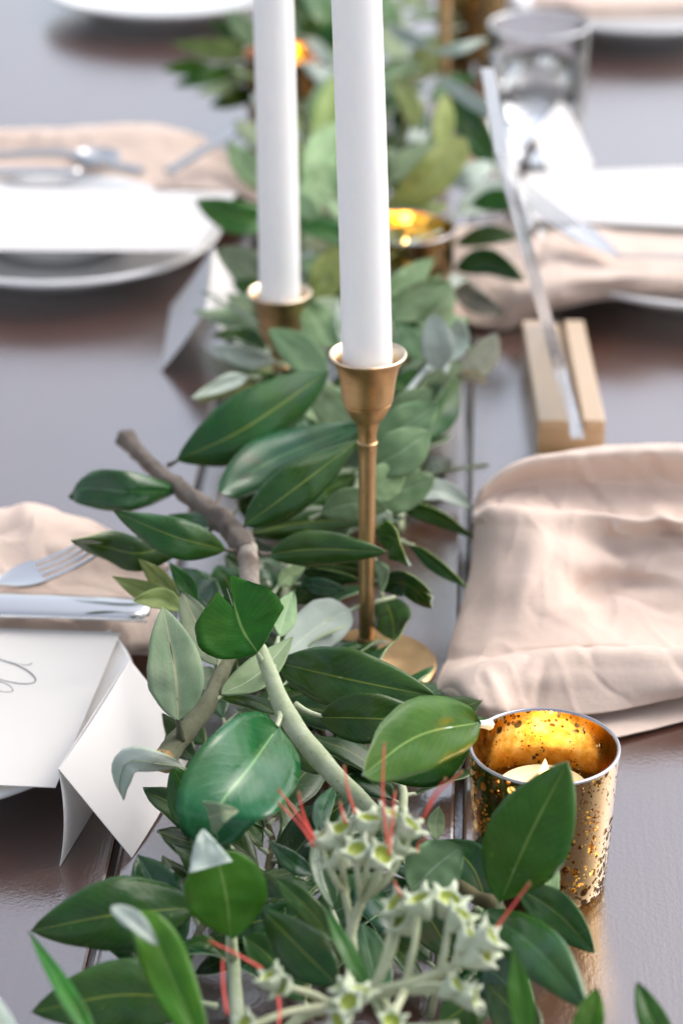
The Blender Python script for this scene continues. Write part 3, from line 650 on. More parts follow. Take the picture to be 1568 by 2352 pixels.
# --- J: back right leaves
J = empty('leafy_branch', W(1000, 420, 0), 'broad light green leaf and mixed leaves right of the front candle, above the rear votive', 'branch')
stem(J, [(920, 560, 2.4), (925, 400, 3.6), (930, 260, 5), (950, 150, 6)], [.16, .15, .14, .12], DSTEM)
leaf(J, [(885, 485, 6.0), (980, 415, 7.8), (1070, 318, 9.6)], 92, 0, 'olive', 'blu', .14, .0, .03, label='broad light green blunt leaf')
leaf(J, [(1012, 350, 6.6), (1018, 280, 7.8), (1022, 215, 8.8)], 52, 0, 'olive', 'ell', .14, .0, .03)
leaf(J, [(1135, 385, 5.0), (1085, 300, 6.4), (1035, 212, 7.8)], 74, 0, 'dark', 'ell', .14, .0, .04)
leaf(J, [(1050, 490, 3.6), (1120, 450, 4.2), (1190, 430, 4.6)], 74, 0, 'silver', 'ell', .14, .0, .06)
leaf(J, [(1080, 470, 4.4), (1150, 460, 4.8), (1225, 480, 4.8)], 52, 0, 'mid', 'ell', .14, .0, .06)
leaf(J, [(1040, 420, 4.4), (1080, 400, 5), (1130, 375, 5.2)], 52, 0, 'silver', 'rou', .14, .0, .06)
leaf(J, [(1045, 618, 3.4), (1120, 600, 4.0), (1205, 645, 3.2)], 62, 0, 'dark', 'ell', .14, .0, .06)
leaf(J, [(1045, 560, 3.4), (1120, 540, 4.0), (1190, 545, 3.6)], 46, 0, 'dark', 'ell', .14, .0, .06)
leaf(J, [(1040, 640, 2.4), (1090, 690, 2.6), (1160, 722, 2.2)], 56, 0, 'grey', 'ell', .14, .0, .06)
leaf(J, [(885, 60, 9.0), (935, 85, 9.6), (995, 112, 9.4)], 34, 0, 'silver', 'ell', .1, .0, .03)
leaf(J, [(995, 118, 8.8), (1050, 112, 9.4), (1120, 88, 9.8)], 28, 0, 'silver', 'ell', .1, .0, .03)
leaf(J, [(1000, 172, 8.4), (1090, 235, 8.6), (1190, 292, 8.2)], 36, 0, 'silver', 'lan', .1, .0, .03)
leaf(J, [(940, 440, 3.4), (910, 400, 3.6), (890, 340, 4)], 70, 0, 'dark', 'ell', .14, .0, .06)
leaf(J, [(960, 320, 3.4), (935, 280, 4), (905, 230, 4.6)], 66, 0, 'dark', 'ell', .14, .0, .06)
leaf(J, [(930, 480, 3.4), (960, 350, 3.8), (975, 250, 5)], 60, 0, 'blue', 'ell', .14, .0, .06)
leaf(J, [(960, 300, 5.4), (940, 235, 6.4), (900, 170, 7)], 54, 0, 'olive', 'ell', .14, .0, .06)
leaf(J, [(985, 230, 5.8), (1040, 190, 6.4), (1095, 175, 6.6)], 44, 0, 'mid', 'ell', .14, .0, .06)
leaf(J, [(960, 270, 5.4), (950, 330, 5.4), (985, 300, 5)], 34, 0, 'silver', 'ell', .14, .0, .06)

# --- K: back left cluster near the far gold votive
K = empty('leafy_branch', W(520, 150, 0), 'spray of green and silver leaves reaching left of the far gold votive', 'branch')
stem(K, [(640, 170, 3.4), (590, 140, 4.2), (545, 110, 4.8)], [.16, .14, .1], GSTEM)
leaf(K, [(590, 125, 5.6), (500, 115, 6.2), (390, 98, 6.4)], 50, 0, 'olive', 'lan', .14, .0, .06)
leaf(K, [(590, 110, 6.0), (540, 80, 6.8), (478, 48, 7.6)], 52, 0, 'mid', 'ell', .14, .0, .06)
leaf(K, [(600, 110, 6.6), (560, 65, 7.6), (520, 22, 8.4)], 52, 0, 'sage', 'ell', .14, .0, .06)
leaf(K, [(500, 165, 4.2), (440, 155, 4.6), (370, 160, 4.8)], 40, 0, 'bright', 'ell', .14, .0, .06)
leaf(K, [(560, 150, 4.4), (480, 175, 4.8), (398, 198, 4.4)], 40, 0, 'mid', 'ell', .14, .0, .06)
leaf(K, [(580, 160, 4.0), (520, 200, 4.0), (450, 215, 4.0)], 34, 0, 'sage', 'ell', .14, .0, .06)
leaf(K, [(590, 205, 3.0), (540, 225, 3.2), (480, 245, 3.0)], 46, 0, 'dark', 'ell', .14, .0, .06)
leaf(K, [(690, 90, 6.0), (745, 45, 7.4), (700, -40, 8.6)], 96, 0, 'mid', 'ell', .14, .0, .06)
leaf(K, [(690, 80, 5.6), (750, 60, 6.4), (800, 100, 6.4)], 70, 0, 'dark', 'ell', .14, .0, .06)
leaf(K, [(700, 85, 6.8), (735, 115, 7.0), (775, 158, 6.6)], 34, 0, 'silver', 'lan', .14, .0, .06)
leaf(K, [(690, 130, 3.8), (735, 180, 4.6), (770, 200, 4.6)], 50, 0, 'dark', 'ell', .14, .0, .06)

# --- procedural under-layer sprigs along the garland; extra dark ones stand in for shade
def sprig(x, y, ang, L, n, kinds, size, label, z0=.8, z1=3.0, spread=1.0, dens=0):
    root = empty('leafy_sprig', (x, y, 0), label, 'sprig', GR)
    pts = []
    for i in range(6):
        t = i / 5
        pts.append((x + sin(ang) * L * t + random.uniform(-.5, .5), y + cos(ang) * L * t, z0 + (z1 - z0) * sin(pi * min(1, t * 1.1) * .6)))
    PT = catmull(pts, 30)
    stem(root, pts, [.2, .19, .17, .15, .12, .07], random.choice([GSTEM, OSTEM, DSTEM]), 8, 20, .15, raw=True)
    for i in range(n):
        k = 2 + int((27 - 2) * i / n); p = Vector(PT[k]); T = (Vector(PT[k + 1]) - Vector(PT[k - 1])).normalized()
        side = 1 if i % 2 else -1
        S = T.cross(Vector((0, 0, 1))).normalized() * side
        d = (T * random.uniform(.3, .9) + S * random.uniform(.5, 1.1) * spread + Vector((0, 0, random.uniform(-.15, .55)))).normalized()
        l = size * random.uniform(.7, 1.15)
        b0 = p + d * .5; tip = b0 + d * l; tip.z = max(tip.z - l * .12, .35); md = (b0 + tip) / 2 + Vector((0, 0, l * .07))
        md.z = max(md.z, .5)
        leaf(root, [b0, md, tip], 0, random.uniform(-35, 35), random.choice(kinds), random.choice(['ell', 'ell', 'obo', 'lan']), random.uniform(.05, .25), random.uniform(0, .12), .05,
             up=True, raw=True, wcm=l * random.uniform(.34, .48), pet=p, nl=10, nw=3)
    return root
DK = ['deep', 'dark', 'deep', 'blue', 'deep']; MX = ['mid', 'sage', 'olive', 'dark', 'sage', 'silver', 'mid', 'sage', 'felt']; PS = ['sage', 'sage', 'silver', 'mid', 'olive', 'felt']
for args in [
    (-1, 82, -.2, 13, 16, DK, 5.5, 'dark low sprig under the flower stalks at the bottom edge', .6, 2.0),
    (-5.8, 82, .3, 6, 8, DK, 4.6, 'dark low sprig under the white tipped leaves at the lower left'),
    (3.2, 82, .1, 10, 12, DK, 5.0, 'dark low sprig left of the bluish green leaf at the lower right', .6, 2.0),
    (-.6, 98, -.12, 12, 15, DK, 4.6, 'dark low sprig under the broad glossy leaf and pale stem', .5, 1.6),
    (-2.6, 110, .1, 12, 18, DK, 5.0, 'dark low sprig under the heart shaped leaf', .6, 2.6, .8),
    (2.4, 96, -.1, 8, 12, DK, 4.6, 'dark low sprig under the two wide leaves before the brass foot', .5, 1.6),
    (-6.0, 99, .45, 9, 11, DK, 4.2, 'dark low sprig under the cut olive stem', .5, 1.6),
    (2.6, 123, .1, 6, 8, DK, 4.0, 'dark low sprig right of the brass stem added to darken the table', .4, 1.2, .7),  # added sprig, its dark leaves stand in for the darkened table
    (-1.8, 119, .1, 14, 20, DK, 5.2, 'dark low sprig under the woody branch left of the tall holder', .8, 3.0, .7),
    (1.2, 122, .12, 14, 18, ['deep', 'mid', 'dark', 'sage'], 4.8, 'mixed sprig behind the stem of the tall holder', .8, 3.0, .5),
    (-3.0, 137, .15, 12, 12, MX, 5, 'mixed sprig round the foot of the rear holder', .8, 3.4, .7),
    (2.6, 138, .05, 12, 10, MX, 5, 'mixed sprig behind the white felted sprig', .8, 2.6, .6),
    (-1.5, 133, -.35, 9, 11, PS, 4.6, 'pale sage sprig under the short brass candle holder', 1.6, 4.2, .8),
    (2.8, 131, .15, 11, 12, PS, 4.6, 'pale sage sprig under the white felted leaves', 1.4, 4.0, .7),
    (0.2, 143, .2, 13, 14, PS, 4.8, 'pale sage sprig in front of the rear gold votive', 1.6, 4.6, .7),
    (-1.6, 150, .05, 14, 14, MX, 5.4, 'mixed sprig between the two taper candles', .8, 4.0, .7),
    (2.4, 156, .1, 14, 14, MX, 5.4, 'mixed sprig behind the rear gold votive', .8, 4.4, .7),
    (-2.5, 166, .0, 16, 15, MX, 5.6, 'mixed sprig right of the far gold votive', .8, 5.0, .7),
    (1.8, 172, -.02, 16, 15, MX, 5.6, 'mixed sprig round the foot of the far tall candle holder', .8, 5.0, .7),
    (-3, 186, .1, 18, 15, MX, 6, 'blurred sprig behind the far gold votive at the top', .8, 5.0, .8),
    (4.5, 190, .0, 18, 15, MX, 6, 'blurred sprig left of the farthest orange votive at the top', .8, 5.0, .8),
    (0.5, 204, .0, 22, 16, MX, 6, 'blurred sprig at the very end of the visible garland', .8, 6.0, .8),
]:
    sprig(*args)

# ------------------------------------------------------------------ flower sprig
FL = empty('flower_sprig', W(830, 2200, 0), 'felted pale green flower heads with a few red stamens in the front of the garland', 'flowers')
def floret(c, axis, r=.46, name='calyx'):
    """five pointed felted cup with a yellow green inside; c world cm at the mouth, axis = outward direction"""
    q = axis.normalized().to_track_quat('Z', 'Y').to_matrix()
    seg = 30; vs = []; fs = []; n = 0
    ph = random.random() * 6
    prof = [(.16, -1.55), (.34, -1.35), (.60, -.85), (.78, -.4), (.86, -.05), (1.0, .22), (.80, .10), (.62, -.05), (.55, -.35), (.0, -.42)]
    for j, (pr, pz) in enumerate(prof):
        for k in range(seg):
            a = 2 * pi * k / seg
            star = max(0, cos(5 * (a + ph) / 1.0)) ** 1.0
            rr = pr; zz = pz
            if j == 5: rr = .74 + .62 * star ** 1.6; zz = .05 + .34 * star ** 1.6 + .06 * noise.noise(Vector((k, ph, 0)))
            elif j in (3, 4): rr = pr * (1 + .16 * star)
            elif j == 6: rr = .66 + .34 * star ** 1.6; zz = .05 + .2 * star
            rr *= 1 + .10 * noise.noise(Vector((cos(a) * 2, sin(a) * 2, j * .8 + ph)))
            vs.append(c + q @ Vector((rr * cos(a) * r, rr * sin(a) * r, zz * r)))
    for j in range(len(prof) - 1):
        for k in range(seg):
            k2 = (k + 1) % seg; fs.append((j * seg + k, j * seg + k2, (j + 1) * seg + k2, (j + 1) * seg + k)); n += 1
    mi = []
    for j in range(len(prof) - 1): mi += [0 if j < 7 else 1] * seg
    b = MB(); b.v = [tuple(v) for v in vs]; b.f = fs; b.mi = mi; b.uv = [(0, 0)] * len(vs)
    b.lathe([(.0, -.40), (.16, -.36), (.20, -.28), (.12, -.2), (0.02, -.16)], seg=10, mi=1) if False else None
    o = b.build(name, [CAL, NECTAR], FL, sharp=False); return o
def stalk(path, r): return stem(FL, path, r, FELT, 10, None, .22, 'stalk')
heads = [  # px,py,z of mouth, hub (px,py,z), axis offset in pixels direction (dx,dy) , size
    (738, 1918, 9.2), (780, 1902, 9.4), (848, 1878, 10.0), (900, 1868, 10.2), (945, 1892, 10.0),
    (755, 1962, 8.6), (818, 1948, 9.6), (880, 1962, 9.6), (925, 1935, 9.4)]
hub1 = (806, 2135, 6.2); sub1 = [((800, 2030, 7.6), (742, 755, 800, 785)), ((840, 2040, 7.8), (815, 835, 860)), ((850, 2010, 8.2), (880, 905, 915, 930, 945, 850))]
CAMUP = Vector((0, sin(PITCH), cos(PITCH))); RIGHT = Vector((1, 0, 0)); TOCAM = Vector((0, -cos(PITCH), sin(PITCH)))
stalk([(812, 2200, 5.4), hub1, (830, 2070, 7.2)], [.20, .20, .17])
stalk([hub1, (800, 2090, 6.8), (780, 2010, 7.8)], [.16, .14, .12])
for (x, y, z) in heads:
    hb = (830, 2070, 7.2) if x > 800 else (795, 2050, 7.2)
    stalk([hb, ((hb[0] + x) / 2 + (x - hb[0]) * .12, (hb[1] + y) / 2 + 18, (hb[2] + z) / 2), (x, y + 22, z - .3)], [.13, .11, .12])
    dx = (x - 835) / 110; dy = (1920 - y) / 60
    ax = RIGHT * dx * .9 + CAMUP * (.75 + dy * .5) + TOCAM * random.uniform(.1, .6)
    floret(W(x, y, z), ax, random.uniform(.50, .60))
heads2 = [(905, 2072, 8.4), (962, 2062, 9.0), (1032, 2062, 8.8), (915, 2112, 8.0), (1062, 2098, 8.8), (1128, 2148, 8.8), (1085, 2150, 8.4), (1112, 2188, 8.2)]
trunk2 = [(770, 2310, 5.2), (850, 2285, 6.0), (930, 2262, 6.6), (1010, 2235, 7.0), (1070, 2200, 7.6)]
stalk(trunk2, [.26, .25, .22, .18, .14])
for (x, y, z) in heads2:
    k = 1 if x < 930 else 2 if x < 1000 else 3 if x < 1060 else 4
    hb = trunk2[k] if x < 1060 else (1045, 2215, 7.4)
    stalk([hb, (hb[0] * .5 + x * .5 + (x - hb[0]) * .15, hb[1] * .5 + y * .5 + 10, hb[2] * .5 + z * .5), (x, y + 20, z - .3)], [.15, .12, .12])
    ax = RIGHT * ((x - 1000) / 110) + CAMUP * (.8) + TOCAM * random.uniform(.1, .7)
    floret(W(x, y, z), ax, random.uniform(.52, .62))
heads3 = [(640, 2262, 7.2, -.6, .3, .9), (618, 2240, 7.4, -.5, .9, .3), (780, 2262, 7.8, -.8, .8, .1), (800, 2300, 7.8, -.2, .4, .7), (830, 2272, 7.4, .3, 1, .2),
          (1050, 2262, 7.4, .7, .5, .3), (1090, 2290, 7.2, .9, .1, .3), (775, 2345, 7.2, -.7, -.2, .7), (900, 2345, 7.6, .2, .5, .7),
          (560, 2350, 6.6, -.5, .5, .5)]
for (x, y, z, a, b_, c_) in heads3:
    hb = (770, 2310, 5.6) if x < 900 else (930, 2275, 6.4)
    if x in (640,): stalk([hb, (720, 2285, 6.2), (665, 2268, 6.9)], [.16, .13, .12])
    elif x not in (618,): stalk([hb, ((hb[0] + x) / 2, (hb[1] + y) / 2 - 6, (hb[2] + z) / 2), (x - a * 18, y + b_ * 18, z - .3)], [.17, .14, .13])
    floret(W(x, y, z), RIGHT * a + CAMUP * b_ + TOCAM * c_, random.uniform(.44, .52))
stalk([(880, 2300, 5.6), (900, 2350, 5.4), (960, 2360, 5.6), (1050, 2352, 6)], [.18, .17, .15, .13])
stalk([(770, 2310, 5.2), (700, 2330, 4.6), (640, 2390, 4.0)], [.2, .2, .18])
stalk([(806, 2200, 5.4), (800, 2260, 5.2), (775, 2310, 5.2)], [.19, .2, .2])
def stamen(p0, p1, r=.042):
    A_, B_ = W(*p0), W(*p1); mid = (A_ + B_) / 2 + Vector((random.uniform(-.12, .12), 0, random.uniform(0, .12)))
    P = catmull([tuple(A_), tuple(mid), tuple(B_)], 9); b = MB()
    b.tube(P, [r * (1.2 - .6 * i / 8) for i in range(9)], 8); o = b.build('stamen', STAM, FL, sharp=False)
    b = MB(); q = Vector(P[-1]); b.lathe([(0, -.09), (.05, -.05), (.06, 0), (.04, .06), (0, .08)], tuple(q), 8); b.build('anther', STIP, o, sharp=False)
    return o
for s_ in [((728, 1938, 9.0), (640, 1815, 11.0)), ((722, 1945, 9.0), (641, 1846, 10.4)), ((724, 1932, 9.0), (686, 1822, 10.8)), ((822, 1885, 9.8), (790, 1762, 11.6)),
           ((889, 1940, 9.8), (882, 1710, 12.8)), ((893, 1965, 9.6), (906, 1820, 11.4)), ((972, 1878, 10.0), (1058, 1774, 11.8)), ((976, 1870, 9.8), (1022, 1790, 11.2)),
           ((1132, 2140, 8.6), (1214, 2030, 10.2)), ((795, 1892, 9.6), (781, 1845, 10.2)), ((602, 2225, 7.3), (482, 2162, 8.4)), ((522, 2330, 7.0), (512, 2205, 8.0)), ((638, 2288, 7.0), (637, 2370, 6.8)),
           ((820, 1985, 8.6), (826, 1960, 9)), ((958, 1960, 8.6), (975, 1925, 9.2)), ((925, 2065, 8.6), (905, 2025, 9.2))]:
    stamen(*s_)

# ------------------------------------------------------------------ candle holders and candles
def holder(px, py, H, s, label, rim=1.72, tall=True):
    p = W(px, py, 0)
    r = empty('candlestick', (p.x, p.y, 0), label, 'candle holder', 'brass candle holders')
    c = (p.x, p.y, 0)
    b = MB(); b.lathe([(0, .02), (2.35 * s, .0), (2.48 * s, .10), (2.50 * s, .22), (2.40 * s, .32), (2.2 * s, .27), (1.6 * s, .22), (1.1 * s, .24), (.75 * s, .34), (.56, .6), (.48, 1.1), (.43, 1.6), (0, 1.62)], c, 64); b.build('foot', BRASS, r)
    zc = H - 3.1
    b = MB(); b.lathe([(0, 1.5), (.40, 1.5), (.42, 1.55), (.36, 1.62), (.37, 3), (.39, zc - 2.0), (.44, zc - 1.15), (.47, zc - 1.1), (.40, zc - 1.02), (.41, zc - .75), (.50, zc - .2), (.66, zc + .1), (0, zc + .12)], c, 48); b.build('stem', BRASS, r)
    q = rim / 1.72
    b = MB(); b.lathe([(0, zc + .02), (.64 * q, zc + .02), (.72 * q, zc + .10), (.86 * q, zc + .35), (1.0 * q, zc + .62), (1.06 * q, zc + .75), (1.07 * q, zc + .86), (1.03 * q, zc + .90), (1.12 * q, zc + .94), (1.18 * q, zc + 1.35), (1.24 * q, zc + 1.9), (1.36 * q, zc + 2.5), (1.58 * q, zc + 2.92), (1.70 * q, zc + 3.05), (1.72 * q, zc + 3.12)], c, 64); b.build('cup', BRASS, r)
    b = MB(); b.lathe([(1.718 * q, zc + 3.10), (1.72 * q, zc + 3.16), (1.66 * q, zc + 3.19), (1.55 * q, zc + 3.12), (1.38 * q, zc + 2.85), (1.26 * q, zc + 2.5), (1.22 * q, zc + 2.0), (1.20 * q, zc + 1.6), (0, zc + 1.55)], c, 64); b.build('rim', BRASSL, r)['label'] = 'worn bright inner lip of the cup'
    return p, zc
def candle(p, z0, H, r0, r1, lean, label):
    o = empty('taper_candle', (p.x, p.y, z0), label, 'candle', 'white taper candles')
    P = []; R = []
    for i in range(40):
        t = i / 39; P.append((p.x + lean * t * H + .03 * sin(t * 5), p.y, z0 + H * t)); R.append(r0 + (r1 - r0) * t)
    P.append((p.x + lean * H, p.y, z0 + H + .5)); R.append(r1 * .6); P.append((p.x + lean * H, p.y, z0 + H + .8)); R.append(.1)
    b = MB(); b.tube(P, R, 40); b.build('wax', WAX, o)
    b = MB(); b.tube([(p.x + lean * H, p.y, z0 + H + .6), (p.x + lean * H + .05, p.y, z0 + H + 1.8)], .07, 6); b.build('wick', WICK, o)
p1, z1 = holder(841, 1533, 15.7, 1.3, 'tall brass candle holder in focus with its round foot showing beside the napkin')
candle(p1, z1 + 1.58, 26, 1.11, 1.02, -.030, 'thick white taper candle in the nearest tall brass holder')
p2, z2 = holder(646, 1013, 8.7, 1.0, 'short brass candle holder half hidden in leaves behind the tall one')
candle(p2, z2 + 1.58, 26, 1.10, 1.0, -.010, 'white taper candle in the short brass holder, left one of the pair')
p3, z3 = holder(1016, 380, 24.0, 1.1, 'blurred brass candle holder with a thin stem rising behind the garland at the top')
candle(p3, z3 + 1.58, 24, 1.10, 1.0, 0, 'white taper candle in the far brass holder above the top edge')

# ------------------------------------------------------------------ votives
def votive(p, label, tl, rot=0, R=3.0, H=6.3, lit=1.0):
    r = empty('votive_glass', (p.x, p.y, 0), label, 'votive', 'gold votive glasses'); c = (p.x, p.y, 0)
    rb = R * .89
    prof = [(0, .0), (rb - .35, .0), (rb - .08, .10), (rb, .32)]
    prof += [(rb + (R - rb) * t, .32 + (H - .32) * t) for t in (.12, .25, .4, .55, .7, .85, 1.0)]
    b = MB(); b.lathe(prof, c, 96, mi=1); b.lathe([(R - .155, H), (R * .955 - .2, H * .7), (R * .92 - .2, H * .3), (rb - .26, .75), (rb - .5, .55), (0, .5)], c, 96)
    b.build('body', [GOLD, GOLDO], r, sharp=False)
    b = MB(); b.lathe([(R + .004, H - .02), (R + .008, H + .03), (R - .03, H + .07), (R - .09, H + .08), (R - .14, H + .05), (R - .16, H - .02)], c, 96); b.build('rim', RIM, r, sharp=False)
    t = empty('tealight', (p.x, p.y, .55), tl, 'tealight candle', 'tealights in the votives')
    b = MB(); b.lathe([(0, .56), (1.95, .56), (2.0, .62), (2.0, 3.6), (1.94, 3.6), (1.94, 3.5)], c, 48); b.build('cup', ALU, t)
    b = MB(); b.lathe([(2.0, 3.60), (1.98, 4.2), (1.85, 4.36), (1.4, 4.30), (.8, 4.12), (0, 4.05)], c, 48); b.build('wax', TWAX, t)
    b = MB(); b.tube([(p.x, p.y, 4.0), (p.x + .04, p.y, 4.5)], .06, 6); b.build('wick', WICK, t)
    b = MB(); b.lathe([(0, 4.15), (.30, 4.2), (.34, 4.5), (.30, 4.8), (.20, 5.2), (.08, 5.55), (0, 5.75)], (p.x + .04, p.y, 0), 16); b.build('flame', FLAME, t)
    L = bpy.data.lights.new('flame_light', 'POINT'); L.energy = .012 * lit; L.color = (1, .66, .30); L.shadow_soft_size = .004
    lo = bpy.data.objects.new('flame_light', L); COL.objects.link(lo); lo.parent = t; lo.location = (-.001, -.006, .0475)
votive(W(1238, 2022, 0), 'speckled gold votive glass in front at the right with a leaf standing before it', 'lit tealight inside the front gold votive')
pv = W(930, 523, 6.3); votive(Vector((pv.x, pv.y, 0)), 'gold votive glass half hidden by the front taper candle', 'lit tealight inside the votive behind the front taper candle')
pv = W(654, 122, 6.3); votive(Vector((pv.x, pv.y, 0)), 'blurred gold votive glass behind the left taper candle', 'tealight inside the votive behind the left taper candle')
pv = W(1085, -50, 6.3); votive(Vector((pv.x, pv.y, 0)), 'farthest orange glowing votive glass at the top beside the water glass', 'tealight inside the farthest glowing votive')

# ------------------------------------------------------------------ water glass
pg = W(1228, 345, 0); c = (pg.x, pg.y, 0)
wg = empty('water_glass', c, 'clear straight water tumbler half full of water behind the white tent card', 'glass')
R, H = 3.55, 9.2
b = MB(); b.lathe([(0, .02), (R - .45, 0), (R - .2, .12), (R - .1, .4), (R, H - .1), (R - .05, H + .02), (R - .16, H + .03), (R - .2, H - .1), (R - .32, 1.5), (R - .6, 1.15), (0, 1.05)], c, 96)
b.build('tumbler', GLASS, wg, sharp=False)
b = MB(); b.lathe([(R + .005, H - .12), (R + .02, H + .03), (R - .06, H + .10), (R - .15, H + .08), (R - .21, H - .04)], c, 96); b.build('rim', simple('white_sky_glint_rim', (.80, .82, .85), .12, Transmission_Weight=.4, Coat_Weight=1.0), wg, sharp=False)  # rim coloured whitish, the sky's reflection put into its colour
b = MB(); b.lathe([(0, 1.051), (R - .61, 1.151), (R - .33, 1.5), (R - .262, 5.0), (R - .30, 4.94), (0, 4.92)], c, 96); b.build('water', WATER, wg, sharp=False)

# ------------------------------------------------------------------ cards
def sheet(name, corners, mat, parent, th=.035, nu=12, nv=12, bow=(0, 0, 0), curl=0):
    """corners (00,10,11,01) world points; bow = offset vector at the centre"""
    a, b_, c_, d = [Vector(x) for x in corners]; vs = []; bow = Vector(bow)
    nrm = (b_ - a).cross(d - a).normalized()
    g = []
    for i in range(nu + 1):
        for j in range(nv + 1):
            s, t = i / nu, j / nv
            p = a * (1 - s) * (1 - t) + b_ * s * (1 - t) + c_ * s * t + d * (1 - s) * t
            p += bow * 4 * s * (1 - s) * (.4 + .6 * 1) + nrm * curl * (4 * t * (1 - t))
            g.append(p)
    vs = [p + nrm * th / 2 for p in g] + [p - nrm * th / 2 for p in g]; N = len(g); fs = []
    for i in range(nu):
        for j in range(nv):
            q = i * (nv + 1) + j; fs.append((q, q + nv + 1, q + nv + 2, q + 1)); fs.append((q + N, q + 1 + N, q + nv + 2 + N, q + nv + 1 + N))
    def idx(i, j): return i * (nv + 1) + j
    bd = [idx(i, 0) for i in range(nu + 1)] + [idx(nu, j) for j in range(1, nv + 1)] + [idx(i, nv) for i in range(nu - 1, -1, -1)] + [idx(0, j) for j in range(nv - 1, 0, -1)]
    for k in range(len(bd)):
        p, q = bd[k], bd[(k + 1) % len(bd)]; fs.append((p, p + N, q + N, q))
    o = mesh(name, vs, fs, mat, parent); o.data.set_sharp_from_angle(angle=radians(50)); return o
def tent(r0, r1, bl0, br0, bl1, br1, label, bend=.15):
    """ridge near/far, left base near/far, right base near/far (world)"""
    t = empty('place_card', ((r0.x + r1.x) / 2, (r0.y + r1.y) / 2, 0), label, 'place card', 'folded tent place cards')
    sheet('card_panel', [r0, r1, bl1, bl0], PAPER, t, curl=-bend); sheet('card_panel', [r0 + Vector((.02, 0, 0)), br0, br1, r1 + Vector((.02, 0, 0))], PAPER, t, curl=bend)
    return t
r0 = W(134, 1766, 4.1); r1 = W(296, 1514, 4.1); br0 = W(303, 1970, .05); dr = r1 - r0; bl0 = W(138, 1990, .05)
tent(r0, r1, bl0, br0, bl0 + dr, br0 + dr, 'white folded tent card under the curled leaf at the lower left', .22)
r0 = W(472, 712, 4.0); r1 = W(489, 568, 4.0); dr = r1 - r0; bl0 = W(371, 850, .05); br0 = Vector((2 * r0.x - bl0.x, bl0.y - .3, .05))
tent(r0, r1, bl0, br0, bl0 + dr, br0 + dr, 'white folded tent card behind the leaves beside the left plate', .1)
r0 = W(1222, 312, 4.6); r1 = W(1292, 226, 4.6); dr = r1 - r0; nn = Vector((dr.y, -dr.x, 0)).normalized() * 2.3
tent(r0, r1, r0 - nn - Vector((0, 0, 4.55)), r0 + nn - Vector((0, 0, 4.55)), r1 - nn - Vector((0, 0, 4.55)), r1 + nn - Vector((0, 0, 4.55)), 'white folded tent card standing before the water glass', .05)

# ------------------------------------------------------------------ plates
def plate(cx, cy, label, R=10.3, z=0, name='dinner_plate'):
    r = empty(name, (cx, cy, z), label, 'plate', 'white plates at the settings'); c = (cx, cy, z)
    b = MB(); b.lathe([(0, .35), (R * .52, .35), (R * .56, .02), (R * .60, .02), (R * .62, .4), (R * .80, 1.15), (R - .15, 1.95), (R, 2.12), (R + .02, 2.25), (R - .08, 2.36), (R - .25, 2.36), (R * .84, 1.85), (R * .74, 1.35), (R * .66, .85), (R * .55, .72), (0, .70)], c, 128)
    b.build('glazed_body', CHINA, r, sharp=False)
    return r
plate(-18.0, 163.3, 'lower white dinner plate at the left setting below the menu card', 10.4)
plate(-18.2, 163.9, 'smaller white plate stacked inside the left dinner plate', 7.0, .9, 'side_plate')
plate(22.4, 159.6, 'white dinner plate at the right setting under the blush napkin', 10.4)
plate(-14.6, 222.9, 'blurred white plate at the top left corner', 10.4)
plate(24.5, 218.2, 'blurred white plate at the top right corner', 10.4)
pf = W(20, 1832, 2.2); 
plate(pf.x - 5.8, pf.y + 8.9, 'white dinner plate at the lower left under the cream menu card', 10.4)

# ------------------------------------------------------------------ menus
mA = [W(-60, 1797, 2.75), W(128, 1809, 2.75), W(277, 1453, 2.75), W(-60, 1441, 2.75)]
me_ = empty('menu_card', tuple(W(80, 1650, 0)), 'cream menu card with grey calligraphy lying on the plate at the lower left', 'menu card', 'menu cards')
# extend the card to the left, out of the frame
u = (mA[2] - mA[3]).normalized(); mA[3] = mA[2] - u * 13; mA[0] = mA[1] - (mA[2] - mA[3])
sheet('card', mA, PAPER2, me_, .05)
b = MB()
def ink(pts, wd=.06):
    P = catmull([tuple(W(x, y, 2.75)) for x, y in pts], 12 * len(pts)); vs = []; n = len(P)
    for i in range(n):
        a_ = Vector(P[max(0, i - 1)]); c_ = Vector(P[min(n - 1, i + 1)]); T = (c_ - a_).normalized(); S = Vector((-T.y, T.x, 0))
        ww = wd * (.55 + .45 * abs(sin(i / n * 7))) * min(1, (n - i) / 4)
        q = Vector(P[i]); q.z = 2.785
        vs += [q + S * ww, q - S * ww]
    b.add(vs, [(2 * i, 2 * i + 1, 2 * i + 3, 2 * i + 2) for i in range(n - 1)])
ink([(-30, 1503), (0, 1516), (37, 1526), (62, 1529), (73, 1526), (72, 1524)], .028)
ink([(0, 1517), (40, 1530), (66, 1544), (81, 1559), (80, 1568), (66, 1572), (40, 1571), (0, 1562), (-40, 1548)], .045)
ink([(-30, 1562), (0, 1567), (20, 1575), (30, 1585), (24, 1591), (0, 1589), (-30, 1580)], .028)
b.build('calligraphy', INK, me_, smooth=False)
m2 = empty('menu_card', tuple(W(250, 500, 0)), 'white menu card across the left plate', 'menu card', 'menu cards')
sheet('card', [W(-300, 572, 3.45), W(452, 577, 3.45), W(545, 442, 3.45), W(-250, 428, 3.45)], PAPER, m2, .05, curl=.12)
b = MB()
for (x, y, l) in ((300, 470, 60), (60, 480, 70), (50, 500, 90), (160, 490, 50), (60, 530, 60), (190, 520, 70), (280, 500, 60)):
    a_ = W(x, y, 3.62); b.add([a_ + Vector((0, -.12, 0)), a_ + Vector((l / 38, -.12, 0)), a_ + Vector((l / 38, .12, 0)), a_ + Vector((0, .12, 0))], [(0, 1, 2, 3)])
